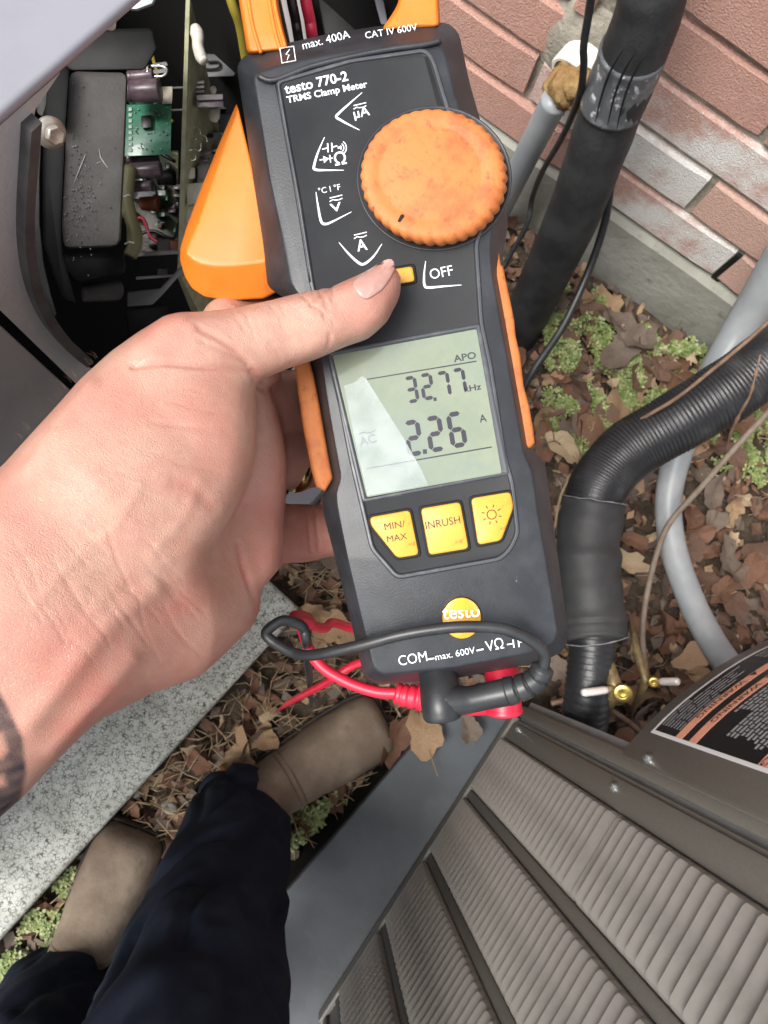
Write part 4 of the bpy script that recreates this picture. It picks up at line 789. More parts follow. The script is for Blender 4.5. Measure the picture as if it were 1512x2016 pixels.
CREASES = [([(520,752),(508,742),(484,729),(450,724),(400,722),(330,716),(262,722)], 5.5, .0009), ([(522,768),(512,762),(500,750)], 6, .001), ([(505,735),(480,704),(440,672),(392,646)], 7, .0006), ([(488,716),(440,690),(396,672)], 5, .00035), ([(612,600),(622,588),(642,572),(652,562)], 4, .0005), ([(598,584),(614,600),(634,612),(640,626)], 3.5, .0004), ([(624,566),(640,592),(646,612)], 3.5, .00035), ([(652,566),(655,590)], 3.5, .0003), ([(640,700),(648,676),(650,660)], 5, .0004), ([(560,734),(574,716)], 5, .0003), ([(510,1205),(494,1160),(478,1110),(470,1070)], 7, .0007), ([(606,1010),(612,1085)], 4, .0005), ([(620,1005),(628,1080)], 4, .0004), ([(330,790),(400,800),(470,812)], 5, .00015), ([(300,830),(390,842),(480,850)], 5, .00015), ([(420,1000),(380,960),(345,950)], 14, .0004)]
TENDONS = [([(70,1190),(150,1100),(225,1035),(275,960)], 13, .0003), ([(300,1090),(360,1020),(392,950)], 13, .0003), ([(150,1250),(240,1140),(330,1105)], 14, .0003), ([(180,760),(120,830),(60,920)], 16, .0007), ([(60,1420),(130,1330),(215,1225),(300,1160)], 26, .0013), ([(110,1480),(190,1375),(260,1300)], 20, .0009), ([(300,690),(336,640),(352,628)], 30, .0012)]
def hand_field(Pc):
    x, y, z = Pc[..., 0], Pc[..., 1], Pc[..., 2]; dep = -z; U = 756 + x / dep * FPX; V = 1008 - y / dep * FPX
    def caps(a, b, flat=None): return sd_caps(Pc, cp(*a[:3]), cp(*b[:3]), a[3] * a[2] / FPX, b[3] * b[2] / FPX)
    arm = caps((-620, 1860, .21, 285), (60, 1200, .214, 262))
    palm = caps((60, 1200, .214, 262), (270, 985, .232, 245))
    palm2 = caps((270, 985, .232, 240), (345, 860, .24, 200))
    then = caps((250, 960, .222, 215), (372, 862, .224, 142))
    meta = caps((200, 880, .225, 170), (385, 700, .226, 104))
    t1 = caps((385, 700, .226, 100), (500, 668, .229, 82)); t2 = caps((500, 668, .229, 80), (610, 642, .233, 84)); t3 = caps((610, 642, .233, 84), (700, 606, .236, 80)); t4 = caps((700, 606, .236, 79), (742, 574, .238, 66))
    A = smin(arm, palm, .01); A = smin(A, palm2, .012); A = smin(A, then, .009); A = smin(A, meta, .012)
    T = smin(smin(t1, t2, .004), smin(t3, t4, .004), .004); A = smin(A, T, .0065)
    ix = smin(caps((470, 700, .262, 62), (446, 634, .274, 40)), caps((446, 634, .274, 40), (540, 622, .288, 40)), .006)
    h1 = caps((300, 1180, .245, 200), (440, 1120, .262, 130)); h2 = caps((440, 1120, .262, 128), (470, 930, .268, 104)); h3 = caps((470, 930, .268, 104), (478, 780, .27, 92))
    B = smin(smin(h1, h2, .008), h3, .008)
    A = smax(A, poly_sd(U, V, THENAR) * dep / FPX, .007)
    kk = .002 + .014 * np.clip((V - 1000) / 120, 0, 1); D = smin(A, B, kk)
    hull = poly_sd(U, V, HAND) * dep / FPX
    D = smax(D, hull, .006)
    fingers = [((490, 790, .28, 74), (600, 792, .302, 58), (800, 770, .306, 46)), ((490, 905, .282, 66), (600, 905, .302, 54), (800, 880, .306, 46)), ((480, 1050, .285, 72), (595, 1050, .303, 54), (780, 1030, .306, 46))]
    D = smin(D, ix, .004)
    for a, b, c in fingers:
        f = smin(caps(a, b), caps(b, c), .003); D = smin(D, f, .0025)
    return D, U, V
def make_hand():
    import openvdb as vdb
    vs = .00125; lo = np.array([-.305, -.19, -.345]); hi = np.array([.03, .082, -.145]); n = np.ceil((hi - lo) / vs).astype(int)
    gx = [lo[i] + vs * np.arange(n[i]) for i in range(3)]; F_ = np.empty(n, np.float32)
    for i0 in range(0, n[0], 24):
        X_, Y_, Z_ = np.meshgrid(gx[0][i0:i0 + 24], gx[1], gx[2], indexing='ij'); F_[i0:i0 + 24] = hand_field(np.stack([X_, Y_, Z_], -1))[0]
    F_[0], F_[-1], F_[:, 0], F_[:, -1], F_[:, :, 0], F_[:, :, -1] = (.002,) * 6
    g = vdb.FloatGrid(.02); g.copyFromArray(np.clip(F_, -.02, .02)); pts, quads = g.convertToQuads(isovalue=0.)
    V0 = lo + pts * vs
    me = bpy.data.meshes.new('h'); me.from_pydata(V0.tolist(), [], quads.tolist()); bm = bmesh.new(); bm.from_mesh(me)
    bmesh.ops.smooth_vert(bm, verts=bm.verts, factor=.5, use_axis_x=True, use_axis_y=True, use_axis_z=True)
    bmesh.ops.subdivide_edges(bm, edges=[e for e in bm.edges if min(v.co.x for v in e.verts) > -.2], cuts=1, use_grid_fill=True)
    for _ in range(2): bmesh.ops.smooth_vert(bm, verts=bm.verts, factor=.5, use_axis_x=True, use_axis_y=True, use_axis_z=True)
    bmesh.ops.recalc_face_normals(bm, faces=bm.faces); bm.normal_update()
    Vn = np.array([v.co[:] for v in bm.verts]); Nn = np.array([v.normal[:] for v in bm.verts])
    dep = -Vn[:, 2]; U = 756 + Vn[:, 0] / dep * FPX; Vv = 1008 - Vn[:, 1] / dep * FPX
    def linedist(P):
        d = np.full(len(U), 1e9); P = [p[:2] for p in spline([np.array([*q, 0.]) for q in P], 6)]
        for a, b in zip(P[:-1], P[1:]):
            e = b - a; t = np.clip(((U - a[0]) * e[0] + (Vv - a[1]) * e[1]) / (e @ e), 0, 1); d = np.minimum(d, np.hypot(U - a[0] - e[0] * t, Vv - a[1] - e[1] * t))
        return d
    front = np.clip(Nn[:, 2] * 2, 0, 1); off = np.zeros(len(U)); tint = np.zeros(len(U))
    for P, w, a in CREASES: k = np.exp(-(linedist(P) / w) ** 2); off -= a * k * front; tint += .35 * np.exp(-(linedist(P) / (w * .8)) ** 2) * min(1, a / .0008)
    for P, w, a in TENDONS: off += a * np.exp(-(linedist(P) / w) ** 2) * front
    Rw = random.Random(5); tint0 = np.zeros(len(U))
    for k in range(64):                                                    # fine wrinkle lines over wrist, thenar and thumb
        if k < 30: x, y = Rw.uniform(20, 330), Rw.uniform(1020, 1200); dx, dy = Rw.uniform(45, 95), Rw.uniform(60, 130)
        elif k < 50: x, y = Rw.uniform(220, 400), Rw.uniform(760, 1000); dx, dy = Rw.uniform(60, 120), Rw.uniform(-12, 22)
        else: x, y = Rw.uniform(440, 680), Rw.uniform(590, 680); dx, dy = Rw.uniform(10, 30), Rw.uniform(20, 60)
        P = [(x, y), (x + dx * .5 + Rw.uniform(-8, 8), y + dy * .5 + Rw.uniform(-8, 8)), (x + dx, y + dy)]; off -= Rw.uniform(.00006, .00016) * np.exp(-(linedist(P) / Rw.uniform(3, 4.5)) ** 2) * front
    for (cx, cy, r, w) in ((345, 635, 95, .5), (640, 590, 70, .35), (760, 530, 60, .4), (570, 1050, 90, .7), (590, 900, 90, .6), (600, 790, 90, .5), (150, 1350, 190, .45), (430, 1180, 150, .3), (90, 800, 110, .35)): tint += w * np.exp(-((U - cx) ** 2 + (Vv - cy) ** 2) / r ** 2)
    tint += .16 * np.clip((Vv - 1120) / 250, 0, 1)
    Vn = Vn + Nn * off[:, None]
    mott = np.array([noise.noise(Vector(p) * 90) + .6 * noise.noise(Vector(p) * 260) for p in Vn[:, :]]); big = np.array([noise.noise(Vector(p) * 38 + Vector((5, 1, 2))) for p in Vn]); tint = np.clip(tint + .38 * mott + .6 * big + .16, 0, 1)
    # tattoo ink on the forearm
    inner = poly_sd(U, Vv, [(-140,1330),(-20,1330),(14,1390),(44,1450),(52,1520),(40,1580),(0,1640),(-140,1640)]); hole = np.minimum(poly_sd(U, Vv, [(-60,1420),(8,1440),(22,1478),(6,1500),(-60,1480)]), poly_sd(U, Vv, [(-60,1530),(10,1520),(18,1548),(-60,1580)]))
    ink = np.clip(-inner / 10 + .5, 0, 1) * np.clip(hole / 14 + .9, 0, 1) * np.clip(.85 + .3 * mott, 0, 1)
    Wn = EYE + Vn @ ROT.T
    return Wn, bm, tint, ink
def skin_mat():
    M = bpy.data.materials.new('skin'); M.use_nodes = True; T = M.node_tree; N = T.nodes; L = T.links; b = N['Principled BSDF']
    tc = N.new('ShaderNodeTexCoord')
    a1 = N.new('ShaderNodeAttribute'); a1.attribute_name = 'redness'; a2 = N.new('ShaderNodeAttribute'); a2.attribute_name = 'ink'
    def mix(f, a, c):
        x = N.new('ShaderNodeMix'); x.data_type = 'RGBA'; L.new(f, x.inputs[0])
        for i, q in ((6, a), (7, c)):
            if isinstance(q, tuple): x.inputs[i].default_value = (*q, 1)
            else: L.new(q, x.inputs[i])
        return x.outputs[2]
    c = mix(a1.outputs['Fac'], (.485, .285, .212), (.455, .18, .135))
    n = N.new('ShaderNodeTexNoise'); n.inputs['Scale'].default_value = 420; n.inputs['Detail'].default_value = 4; L.new(tc.outputs['Object'], n.inputs['Vector'])
    mr = N.new('ShaderNodeMapRange'); mr.inputs[1].default_value = .45; mr.inputs[2].default_value = .75; mr.inputs[4].default_value = .55; L.new(n.outputs[0], mr.inputs[0])
    c = mix(mr.outputs[0], c, (.43, .215, .17)); c = mix(a2.outputs['Fac'], c, (.028, .028, .034)); L.new(c, b.inputs['Base Color'])
    b.inputs['Roughness'].default_value = .35; b.inputs['Subsurface Weight'].default_value = .12; b.inputs['Subsurface Radius'].default_value = (.004, .0013, .0008); b.inputs['Subsurface Scale'].default_value = .7; b.inputs['Specular IOR Level'].default_value = .42
    # fine skin lines: stretched cells over pores
    mp = N.new('ShaderNodeMapping'); mp.inputs['Rotation'].default_value = (.3, .2, .8); mp.inputs['Scale'].default_value = (1, 2.3, 1.4); L.new(tc.outputs['Object'], mp.inputs[0])
    v = N.new('ShaderNodeTexVoronoi'); v.feature = 'DISTANCE_TO_EDGE'; v.inputs['Scale'].default_value = 800; L.new(mp.outputs[0], v.inputs['Vector'])
    vr = N.new('ShaderNodeMapRange'); vr.inputs[2].default_value = .12; L.new(v.outputs['Distance'], vr.inputs[0])
    mp2 = N.new('ShaderNodeMapping'); mp2.inputs['Rotation'].default_value = (.2, .4, -.55); mp2.inputs['Scale'].default_value = (.6, 5, 1); L.new(tc.outputs['Object'], mp2.inputs[0])
    w = N.new('ShaderNodeTexNoise'); w.inputs['Scale'].default_value = 210; w.inputs['Detail'].default_value = 5; L.new(mp2.outputs[0], w.inputs['Vector'])
    ad = N.new('ShaderNodeMath'); ad.operation = 'MULTIPLY_ADD'; ad.inputs[1].default_value = .6; wm = N.new('ShaderNodeMath'); wm.operation = 'MULTIPLY'; wm.inputs[1].default_value = .55; L.new(w.outputs[0], wm.inputs[0]); L.new(vr.outputs[0], ad.inputs[0]); L.new(wm.outputs[0], ad.inputs[2])
    bp = N.new('ShaderNodeBump'); bp.inputs['Strength'].default_value = .45; bp.inputs['Distance'].default_value = .0004; L.new(ad.outputs[0], bp.inputs['Height']); L.new(bp.outputs[0], b.inputs['Normal'])
    return M
def person():
    p = thing('person', 'person in dark trousers and brown boots holding the meter in the left hand', 'person', G(420, 1700, 0))
    Wn, bm, tint, ink = make_hand(); o0 = Wn.mean(0)
    for v, w in zip(bm.verts, Wn): v.co = Vector(w - o0)
    me = bpy.data.meshes.new('body'); bm.to_mesh(me); bm.free(); shade(me, True)
    for nm, arr in (('redness', tint), ('ink', ink)): at = me.attributes.new(nm, 'FLOAT', 'POINT'); at.data.foreach_set('value', arr.astype(np.float32))
    body = link('body', me, skin_mat(), p, o0)
    # thumbnail: a thin curved plate on the thumb
    na, nb = np.array([704., 562.]), np.array([778., 521.]); ax = (nb - na) / np.linalg.norm(nb - na); sd = np.array([ax[1], -ax[0]]); cols = []
    NC = np.array([(692,556),(715,539),(745,518),(766,508),(776,513),(778,530),(767,550),(752,572),(730,586),(716,590),(700,574)], float)
    Pn = round_px(NC, 12, 2); mbn = MB(); ctr = NC.mean(0)
    def surf(q):                                                              # find the skin under a pixel
        ds = np.linspace(.205, .25, 180); P_ = np.array([cp(*q, d) for d in ds]); f = hand_field(P_)[0]; i = np.argmax(f < 0); return ds[i] if f.min() < 0 else .232
    rings = []
    for s, h in ((1., -.0004), (1., .00045), (.95, .0007), (.8, .0008), (.55, .0008), (.25, .0008)): rings.append([C(*(ctr + (q - ctr) * s), surf(ctr + (q - ctr) * s * .93) - h) for q in Pn])
    mbn.loft(rings, (False, True)); mbn.build('thumb_nail', nail_m, p, smooth=True)
    # ring
    c0, c1 = C(572, 912, .298), C(588, 908, .3); axr = c1 - c0; mb = MB(); axr = axr / np.linalg.norm(axr); r = .0108
    mb.lathe(c0, axr, [(-.002, r), (-.001, r + .0009), (.001, r + .0011), (.003, r + .0009), (.004, r)], 32); mb.build('finger_ring', gold, p, smooth=True)
    # fine hairs along the wrist edge
    mb = MB(); Rh = random.Random(3)
    for k in range(24):
        hx = Rh.uniform(-10, 215); a = np.array([hx, np.interp(hx, [-200, 0, 60, 110, 150, 210, 265], [1060, 905, 840, 786, 740, 682, 640]) + Rh.uniform(2, 9)]); d = .222; q = [C(*a, d), C(a[0] - Rh.uniform(2, 8), a[1] - Rh.uniform(5, 10), d), C(a[0] - Rh.uniform(6, 18), a[1] - Rh.uniform(8, 17), d)]
        mb.tube(q, [.00003, .000025, .00001], 3)
    tag(mb.build('arm_hair', hair_m, p), kind='stuff')
    # trousers: each leg a lofted tube with folds, joined at the seat
    def leg(pts, sq, seed):
        P = spline([np.array([*C(*q[:3])]) for q in pts], 18); R = np.interp(np.linspace(0, 1, len(P)), np.linspace(0, 1, len(pts)), [q[3] * q[2] / FPX for q in pts]); loops = []
        for i, (c, r) in enumerate(zip(P, R)):
            t = P[min(i + 1, len(P) - 1)] - P[max(i - 1, 0)]; t /= np.linalg.norm(t); a = np.cross(t, [1, 0, 0.]); a /= np.linalg.norm(a); b = np.cross(t, a)
            s = i / (len(P) - 1); lp = []
            for k in range(88):
                th = k * 2 * math.pi / 88; f = 1 + .08 * noise.noise(Vector((math.cos(th) * 1.4, math.sin(th) * 1.4, s * 7 + seed))) + .035 * math.sin(s * 34 + 2.2 * math.cos(th + seed) + seed) * max(0, 1 - s * 1.3) + .035 * noise.noise(Vector((math.cos(th) * 3, math.sin(th) * 3, s * 16 + seed))) - .125 * max(0, .22 - abs(noise.noise(Vector((math.cos(th) * 1.3 + s * 3, math.sin(th) * 1.3 - s * 2, s * 5.5 + seed * 2)))))/.22
                lp.append(c + r * f * (math.cos(th) * a + math.sin(th) * b))
            loops.append(lp)
        mb = MB(); inner = [[P[0] + (q - P[0]) * .9 for q in loops[0]]]; mb.loft([[q + np.array([0, 0, .03]) for q in inner[0]]] + inner + loops, (False, True)); return mb
    rl = leg([(470,1588,1.12,88),(462,1640,1.05,106),(448,1720,.95,124),(415,1830,.84,146),(385,1960,.74,186),(345,2120,.64,225),(300,2330,.55,260),(180,2700,.45,330)], 1, 3.)
    ll = leg([(120,1960,1.08,105),(100,2010,1.0,118),(60,2090,.92,130),(10,2200,.84,150),(-40,2400,.72,180),(-60,2700,.58,240),(-40,3000,.46,300)], 1, 8.)
    rl.build('trouser_leg', denim, p, smooth=True); ll.build('trouser_leg', denim, p, smooth=True)
    # boots
    def boot(heel, toe, seed):
        heel, toe = np.array([*heel, 0.]), np.array([*toe, 0.]); f = toe - heel; Ln = np.linalg.norm(f); f /= Ln; s = np.array([f[1], -f[0], 0]); root = 'boot'
        prof = [(0, .022, .075), (.03, .032, .1), (.12, .038, .125), (.25, .04, .14), (.38, .042, .128), (.5, .045, .1), (.62, .05, .08), (.75, .052, .066), (.86, .052, .058), (.94, .049, .05), (.985, .044, .04), (1.0, .034, .024)]
        loops = []
        for q, w, h in [tuple(np.interp(x, [r[0] for r in prof], [r[k] for r in prof]) if k else x for k in range(3)) for x in np.linspace(0, 1, 34)]:
            lp = []; cap = 1.0
            for k in range(28):
                th = k * 2 * math.pi / 28; cx, sx = math.cos(th), math.sin(th); e = .62
                X_ = w * np.sign(cx) * abs(cx) ** e; Z_ = (h if sx > 0 else .012) * np.sign(sx) * abs(sx) ** (.75 if sx > 0 else .5)
                wr = 1 + .03 * noise.noise(Vector((q * 9, cx * 2, sx * 2 + seed))) - .025 * math.exp(-((q - .58) / .02) ** 2) * (sx > 0) - .02 * math.exp(-((q - .5) / .018) ** 2) * (sx > 0)
                lp.append(heel + f * q * Ln + s * X_ * wr + np.array([0, 0, .024 + Z_ * wr]))
            loops.append(lp)
        b = MB().loft(loops).build('boot', boot_m, p, smooth=True)
        for qs in (.44, .465):                                                  # stitched seam across the vamp
            w, h = [np.interp(qs, [r[0] for r in prof], [r[k] for r in prof]) for k in (1, 2)]; sp = []
            for th in np.linspace(.15, math.pi - .15, 24):
                cx, sx = math.cos(th), math.sin(th); wr = 1 + .03 * noise.noise(Vector((qs * 9, cx * 2, sx * 2 + seed))) - .025 * math.exp(-((qs - .58) / .02) ** 2) - .02 * math.exp(-((qs - .5) / .018) ** 2)
                sp.append(heel + f * (qs + .05 * sx) * Ln + s * w * np.sign(cx) * abs(cx) ** .62 * wr + np.array([0, 0, .0245 + np.interp(qs + .05 * sx, [r[0] for r in prof], [r[2] for r in prof]) * sx ** .75 * wr]))
            MB().tube(sp, .0006, 6).build('seam', seam_m, b, smooth=True)
        wl = [heel + f * (q * Ln + (.003 if q > .5 else -.002)) + s * sg * (np.interp(q, [r[0] for r in prof], [r[1] for r in prof]) + .0025) + np.array([0, 0, .0285]) for q, sg in [(x, 1) for x in np.linspace(.3, 1, 18)] + [(x, -1) for x in np.linspace(1, .3, 18)]]
        MB().tube(wl, .0022, 8).build('welt', sole_m, b, smooth=True)
        def outline(k): return [heel + f * (q * Ln * 1.0 + (.006 if q > .5 else -.004)) + s * sg * (np.interp(q, [r[0] for r in prof], [r[1] for r in prof]) + k) for q, sg in [(x, 1) for x in np.linspace(0, 1, 22)] + [(x, -1) for x in np.linspace(1, 0, 22)]]
        top, bot = outline(.0055), outline(.004); MB().prism([q + [0, 0, .026] for q in top], [q + [0, 0, .002] for q in bot]).build('sole', sole_m, b, bevel=.002)
    a = G(757, 1415, .03)[:2]; h = G(470, 1585, .03)[:2]; d = (a - h) / np.linalg.norm(a - h); boot(a - d * .31, a, 1.)
    a = G(268, 1632, .03)[:2]; h = G(175, 1850, .03)[:2]; d = (a - h) / np.linalg.norm(a - h); boot(a - d * .31, a, 5.)
    return p
PERSON = person()

#PART3
# ================================================================== GROUND LITTER
def leaf_mesh(name, seed, kind):
    R_ = random.Random(seed); n = 22; V = []; curl = R_.uniform(.2, 1.1) * R_.choice((1, 1, -1)); fold = R_.uniform(.05, .8); tw = R_.uniform(-.8, .8)
    def z(x, y): return curl * (x * x * .9) + fold * abs(y) * .8 + tw * x * y + .14 * noise.noise(Vector((x * 4, y * 4, seed)))
    asp = R_.uniform(.02, .24)
    lob = R_.choice((3, 4, 5, 5, 7)) if kind != 'oval' else 0
    ring = []; lobd = R_.uniform(.08, .32)
    for k in range(n):
        t = k * 2 * math.pi / n; r = .34 + asp * math.cos(t) ** 2
        if lob: r *= 1 + lobd * math.cos(t * lob + seed) * (1 if k % 2 else .75)
        r *= 1 + R_.uniform(-.1, .1); x = r * math.cos(t) * 1.15; y = r * math.sin(t) * .95; ring.append((x, y, z(x, y)))
    mid = [(x * .5, y * .5, z(x * .5, y * .5) * .9) for x, y, _ in ring]
    V = ring + mid + [(0, 0, 0)]; Fc = [(i, (i + 1) % n, n + (i + 1) % n, n + i) for i in range(n)] + [(n + i, n + (i + 1) % n, 2 * n) for i in range(n)]
    s = len(V); x0 = min(p[0] for p in ring); w = .012; L_ = R_.uniform(.2, .4)
    V += [(x0 * .6, w, z(x0 * .6, 0) + .01), (x0 * .6, -w, z(x0 * .6, 0) + .01), (x0 - L_, -w * .6, z(x0, 0) + R_.uniform(-.02, .12)), (x0 - L_, w * .6, z(x0, 0) + R_.uniform(-.02, .12))]; Fc.append((s, s + 1, s + 2, s + 3))
    me = bpy.data.meshes.new(name); me.from_pydata(V, [], Fc); shade(me, True); return me
def inside(x, y, poly):
    c = False; n = len(poly)
    for i in range(n):
        (ax, ay), (bx, by) = poly[i], poly[(i + 1) % n]
        if (ay > y) != (by > y) and x < (bx - ax) * (y - ay) / (by - ay) + ax: c = not c
    return c
def blocked(x, y):
    if x > .325 and y < .06: return True
    if inside(x, y, [(.155, -.62), (.17, -.35), (.235, -.13), (.265, -.04), (.36, .1), (1, .1), (1, -.62)]): return True
    if inside(x, y, [(-.5, -1.1), (-.1, -1.1), (-.085, -.61), (-.024, -.08), (-.02, .01), (-.5, .05)]): return True
    if y > WY - .02 or x < -.11 and y < .24: return True
    return False
def litter():
    meshes = {}
    for mi in range(5):
        meshes[mi] = [leaf_mesh('fallen_leaf', 10 * mi + k, 'oval' if k % 3 == 2 else 'lobed') for k in range(7)]
        for me in meshes[mi]: me.materials.append(leaf_ms[mi])
    R_ = random.Random(21); kinds = ['dark umber', 'russet brown', 'tan', 'grey brown', 'pale straw coloured']
    marks = [((.0, .72), 'at the foot of the wall left of the grey conduit'), ((.28, .72), 'at the foot of the wall under the grey conduit'), ((.5, .68), 'by the wall in the far right corner'), ((.02, .58), 'at the foot of the insulated pipe'), ((.16, .52), 'among the green groundcover'), ((.3, .5), 'under the black hose'), ((.17, .34), 'beside the black hose on the meter side'), ((.27, .3), 'under the lower end of the black hose'), ((.4, .4), 'between black hose and grey conduit'), ((.52, .42), 'right of the curved grey conduit'), ((.42, .2), 'near the brass valves'), ((.2, .12), 'behind the plugs of the test leads'), ((.06, .2), 'seen between hand and meter'), ((.06, .0), 'by the end of the speckled pad'), ((.18, .02), 'ahead of the right boot'), ((.05, -.13), 'between speckled pad and right boot'), ((.02, -.3), 'between the two boots'), ((.17, -.25), 'between right boot and blue pad'), ((-.03, -.45), 'beside the left boot'), ((-.05, -.58), 'left of the left boot heel')]
    def describe(x, y, sz, mi):
        p = min(marks, key=lambda q: (q[0][0] - x) ** 2 + (q[0][1] - y) ** 2)[1]; s = 'large' if sz > .057 else 'small' if sz < .042 else 'medium sized'
        return f'{s} {kinds[mi]} leaf {p}', f'{s} {kinds[mi]} leaves {p}'
    def put(x, y, z, size, mi, rot, label, g):
        o = link('fallen_leaf', R_.choice(meshes[mi]), None); o.location = (x, y, z); o.rotation_euler = rot; o.scale = (size, size * R_.uniform(.8, 1.1), size)
        tag(o, label, 'leaf', g)
    regs = [((.0, .62), (.08, .74), 168), ((-.11, .33), (.05, .74), 46), ((-.02, .27), (-.62, .08), 62)]
    for (xa, xb), (ya, yb), n in regs:
        k = 0
        while k < n:
            x, y = R_.uniform(xa, xb), R_.uniform(ya, yb)
            if blocked(x, y): continue
            mi = R_.choices(range(5), (4, 4, 2.4, 4, 1.6))[0]; sz = R_.uniform(.036, .08) if mi < 4 else R_.uniform(.022, .045)
            if noise.noise(Vector((x * 7, y * 7, 5))) > .32 and R_.random() < .5: continue
            put(x, y, R_.uniform(.008, .03), sz, mi, (R_.gauss(0, .5), R_.gauss(0, .5), R_.uniform(0, 6.28)), *describe(x, y, sz, mi)); k += 1
    for (u, v), mi, sz, z, label in (((835, 1448), 2, .075, .085, 'tan lobed leaf lying on the blue pad just below the black plug'), ((778, 1455), 1, .085, .05, 'long russet leaf standing between boot toe and blue pad'), ((925, 1435), 3, .05, .09, 'pale grey crumpled leaf on the pad corner right of the black plug'), ((1238, 1108), 4, .06, .05, 'yellowish lobed leaf beside the black hose at its lower bend'), ((1372, 1290), 2, .07, .06, 'large orange tan leaf left of the lower grey conduit end'), ((1108, 880), 4, .07, .04, 'pale tan folded leaf right of the lower orange grip'), ((1225, 690), 3, .085, .03, 'big grey brown leaf ringed by green groundcover'), ((1135, 1600), 0, .01, -.5, '')):
        if label: g = G(u, v, z); put(g[0], g[1], z, sz, mi, (R_.gauss(0, .2), R_.gauss(0, .2), R_.uniform(0, 6.28)), label, None)
    mb = MB()
    for k in range(1100):
        x, y = R_.uniform(-.12, .65), R_.uniform(-.66, .76)
        if blocked(x, y): continue
        me = R_.choice(meshes[R_.choices(range(5), (4, 4, 2.6, 4, 1.8))[0]]); s = R_.uniform(.018, .042); Mx = Matrix.Translation((x, y, R_.uniform(.004, .02))) @ Euler((R_.gauss(0, .6), R_.gauss(0, .6), R_.uniform(0, 6.28))).to_matrix().to_4x4() @ Matrix.Diagonal((s, s * R_.uniform(.6, 1), s, 1))
        mb.add([Mx @ v.co for v in me.vertices], [tuple(p.vertices) for p in me.polygons])
    me = mb.build('leaf_litter', leaf_ms[3], None, recalc=False, origin=(0, 0, 0), smooth=True); tag(me, 'layer of small broken dead leaves over the soil', kind='stuff')
    for i in (0, 1, 2, 4): me.data.materials.append(leaf_ms[i])
    nf = 45; me.data.polygons.foreach_set('material_index', [((i // nf) * 7 + (i // nf) // 3) % 5 for i in range(len(me.data.polygons))])
    # crumbled litter, twigs and dry grass too fine to count
    mb = MB()
    for k in range(2600):
        x, y = R_.uniform(-.12, .65), R_.uniform(-.66, .76)
        if blocked(x, y): continue
        s = R_.uniform(.006, .02); a = R_.uniform(0, 6.28); c = np.array([x, y, R_.uniform(.0, .016)]); e1 = np.array([math.cos(a), math.sin(a), R_.gauss(0, .35)]) * s; e2 = np.array([-math.sin(a), math.cos(a), R_.gauss(0, .35)]) * s * R_.uniform(.3, .8)
        mb.add([c - e1, c - e2 * .9, c + e1 * .8, c + e2, c + np.array([0, 0, s * R_.uniform(-.2, .35)])], [(0, 1, 4), (1, 2, 4), (2, 3, 4), (3, 0, 4)])
    me = mb.build('leaf_crumbs', leaf_ms[1], None, recalc=False, origin=(0, 0, 0)); tag(me, 'crumbled brown leaf litter covering the soil', kind='stuff')
    for i in (0, 2, 3): me.data.materials.append(leaf_ms[i])
    for i, p in enumerate(me.data.polygons): p.material_index = (0, 1, 3, 0, 1, 2, 3)[(i // 4) % 7] if True else 0
    mb = MB()
    for k in range(640):
        x, y = (R_.uniform(-.06, .24), R_.uniform(-.6, .08)) if k < 580 else (R_.uniform(0, .6), R_.uniform(.08, .7))
        if blocked(x, y): continue
        a = R_.gauss(.9, .7); l = R_.uniform(.02, .075); c = np.array([x, y, R_.uniform(.012, .03)]); d = np.array([math.cos(a), math.sin(a), R_.gauss(0, .2)]) * l; b = np.array([-d[1], d[0], 0]) * R_.gauss(0, .25)
        mb.tube([c - d * .5, c + b * .5 + [0, 0, .004], c + d * .5], [.0007, .0008, .0004], 4)
    tag(mb.build('dry_grass', straw_m, None, smooth=True, origin=(0, 0, 0)), 'loose dry grass stalks on the litter', kind='stuff')
    # small round leaved groundcover in patches
    patches = [(G(1130, 640), .06), (G(1175, 760), .07), (G(1120, 830), .06), (G(1290, 735), .075), (G(1370, 735), .06), (G(1240, 820), .06), (G(1490, 860), .06), (G(1500, 900), .05), (G(1100, 610), .04), (G(1330, 690), .05), (G(1420, 890), .03), (G(140, 1690), .045), (G(60, 1880), .06), (G(140, 1790), .05), (G(100, 1960), .06), (G(610, 1640), .035), (G(585, 1690), .035), (G(640, 1590), .03), (G(20, 1960), .06), (G(200, 1640), .03), (G(1085, 700), .03)]
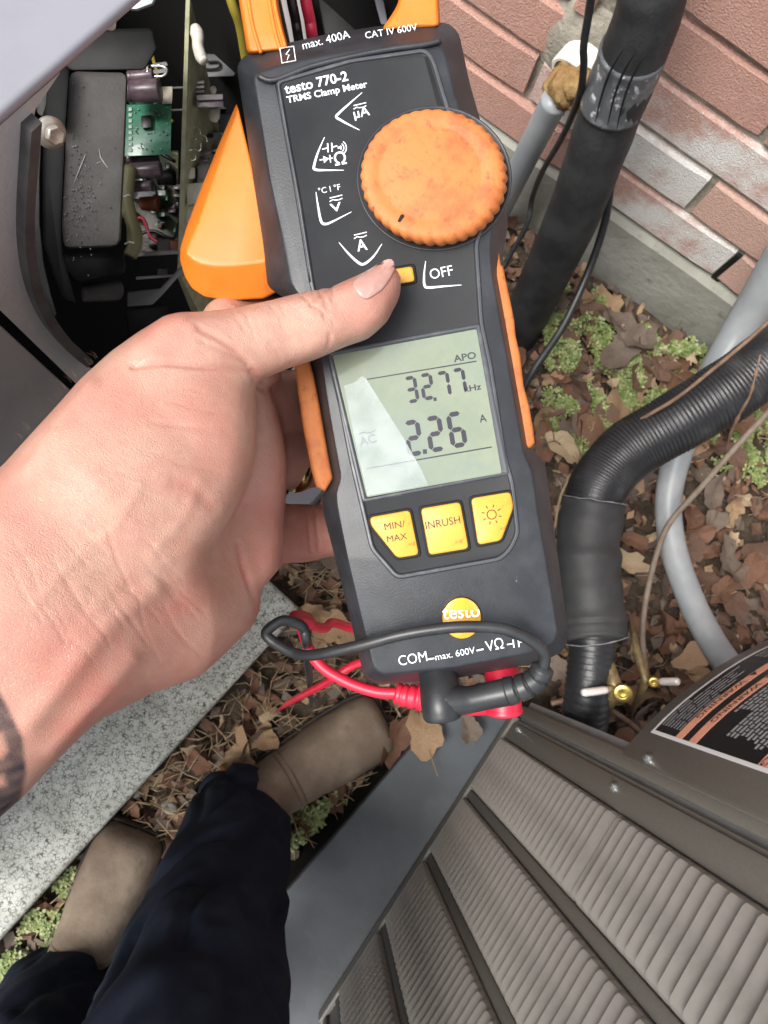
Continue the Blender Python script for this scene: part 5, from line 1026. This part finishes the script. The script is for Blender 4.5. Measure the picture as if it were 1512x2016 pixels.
    for gi, (gm, gname) in enumerate(zip(green_ms, ('ground_cover', 'pale_ground_cover'))):
        mb = MB()
        for c, r in patches:
            for k in range(int(r * r * 190000 * (.62 if gi == 0 else .38))):
                a = R_.uniform(0, 6.28); q = r * 1.15 * math.sqrt(R_.random()); x, y = c[0] + q * math.cos(a), c[1] + q * math.sin(a)
                if blocked(x, y) or noise.noise(Vector((x * 26, y * 26, 2))) < -.02: continue
                z = R_.uniform(.012, .03); s = R_.uniform(.0022, .0048)
                for j in range(3):
                    a2 = a + j * 2.1 + R_.uniform(-.3, .3); e1 = np.array([math.cos(a2), math.sin(a2), R_.uniform(-.1, .6)]); e2 = np.array([-math.sin(a2), math.cos(a2), R_.uniform(-.3, .3)]); o = np.array([x, y, z])
                    mb.add([o, o + e1 * s * .9 - e2 * s * .65, o + e1 * s * 1.8 - e2 * s * .1 + [0, 0, -.2 * s], o + e1 * s * .9 + e2 * s * .65], [(0, 1, 2, 3)])
        tag(mb.build(gname, gm, None, recalc=False, origin=(0, 0, 0)), ('small leaved green groundcover plants growing through the litter', 'pale yellow green shoots among the groundcover')[gi], kind='stuff')
    # pebbles by the left boot
    for k, (u, v, s) in enumerate(((45, 1890, .016), (75, 1930, .012), (30, 1940, .011), (265, 1560, .009), (335, 1590, .011), (210, 1660, .008))):
        g = G(u, v, .015); bm = bmesh.new(); bmesh.ops.create_icosphere(bm, subdivisions=2, radius=s)
        for q in bm.verts: q.co = Vector((q.co.x * 1.2, q.co.y * .9, q.co.z * .6)) * (1 + .2 * noise.noise(q.co * 60 + Vector((k, 0, 0))))
        me = bpy.data.meshes.new('pebble'); bm.to_mesh(me); bm.free(); shade(me, True); o = link('pebble', me, concrete_m); o.location = g; tag(o, ('largest pale pebble left of the left boot', 'pale pebble nearest the side of the left boot', 'flat pale pebble at the left edge below the speckled pad', 'small pebble against the speckled pad above the left boot toe', 'pebble between left boot toe and trouser leg', 'tiny pebble at the corner of the left boot toe')[k], 'pebble', 'pebbles around the left boot')
litter()
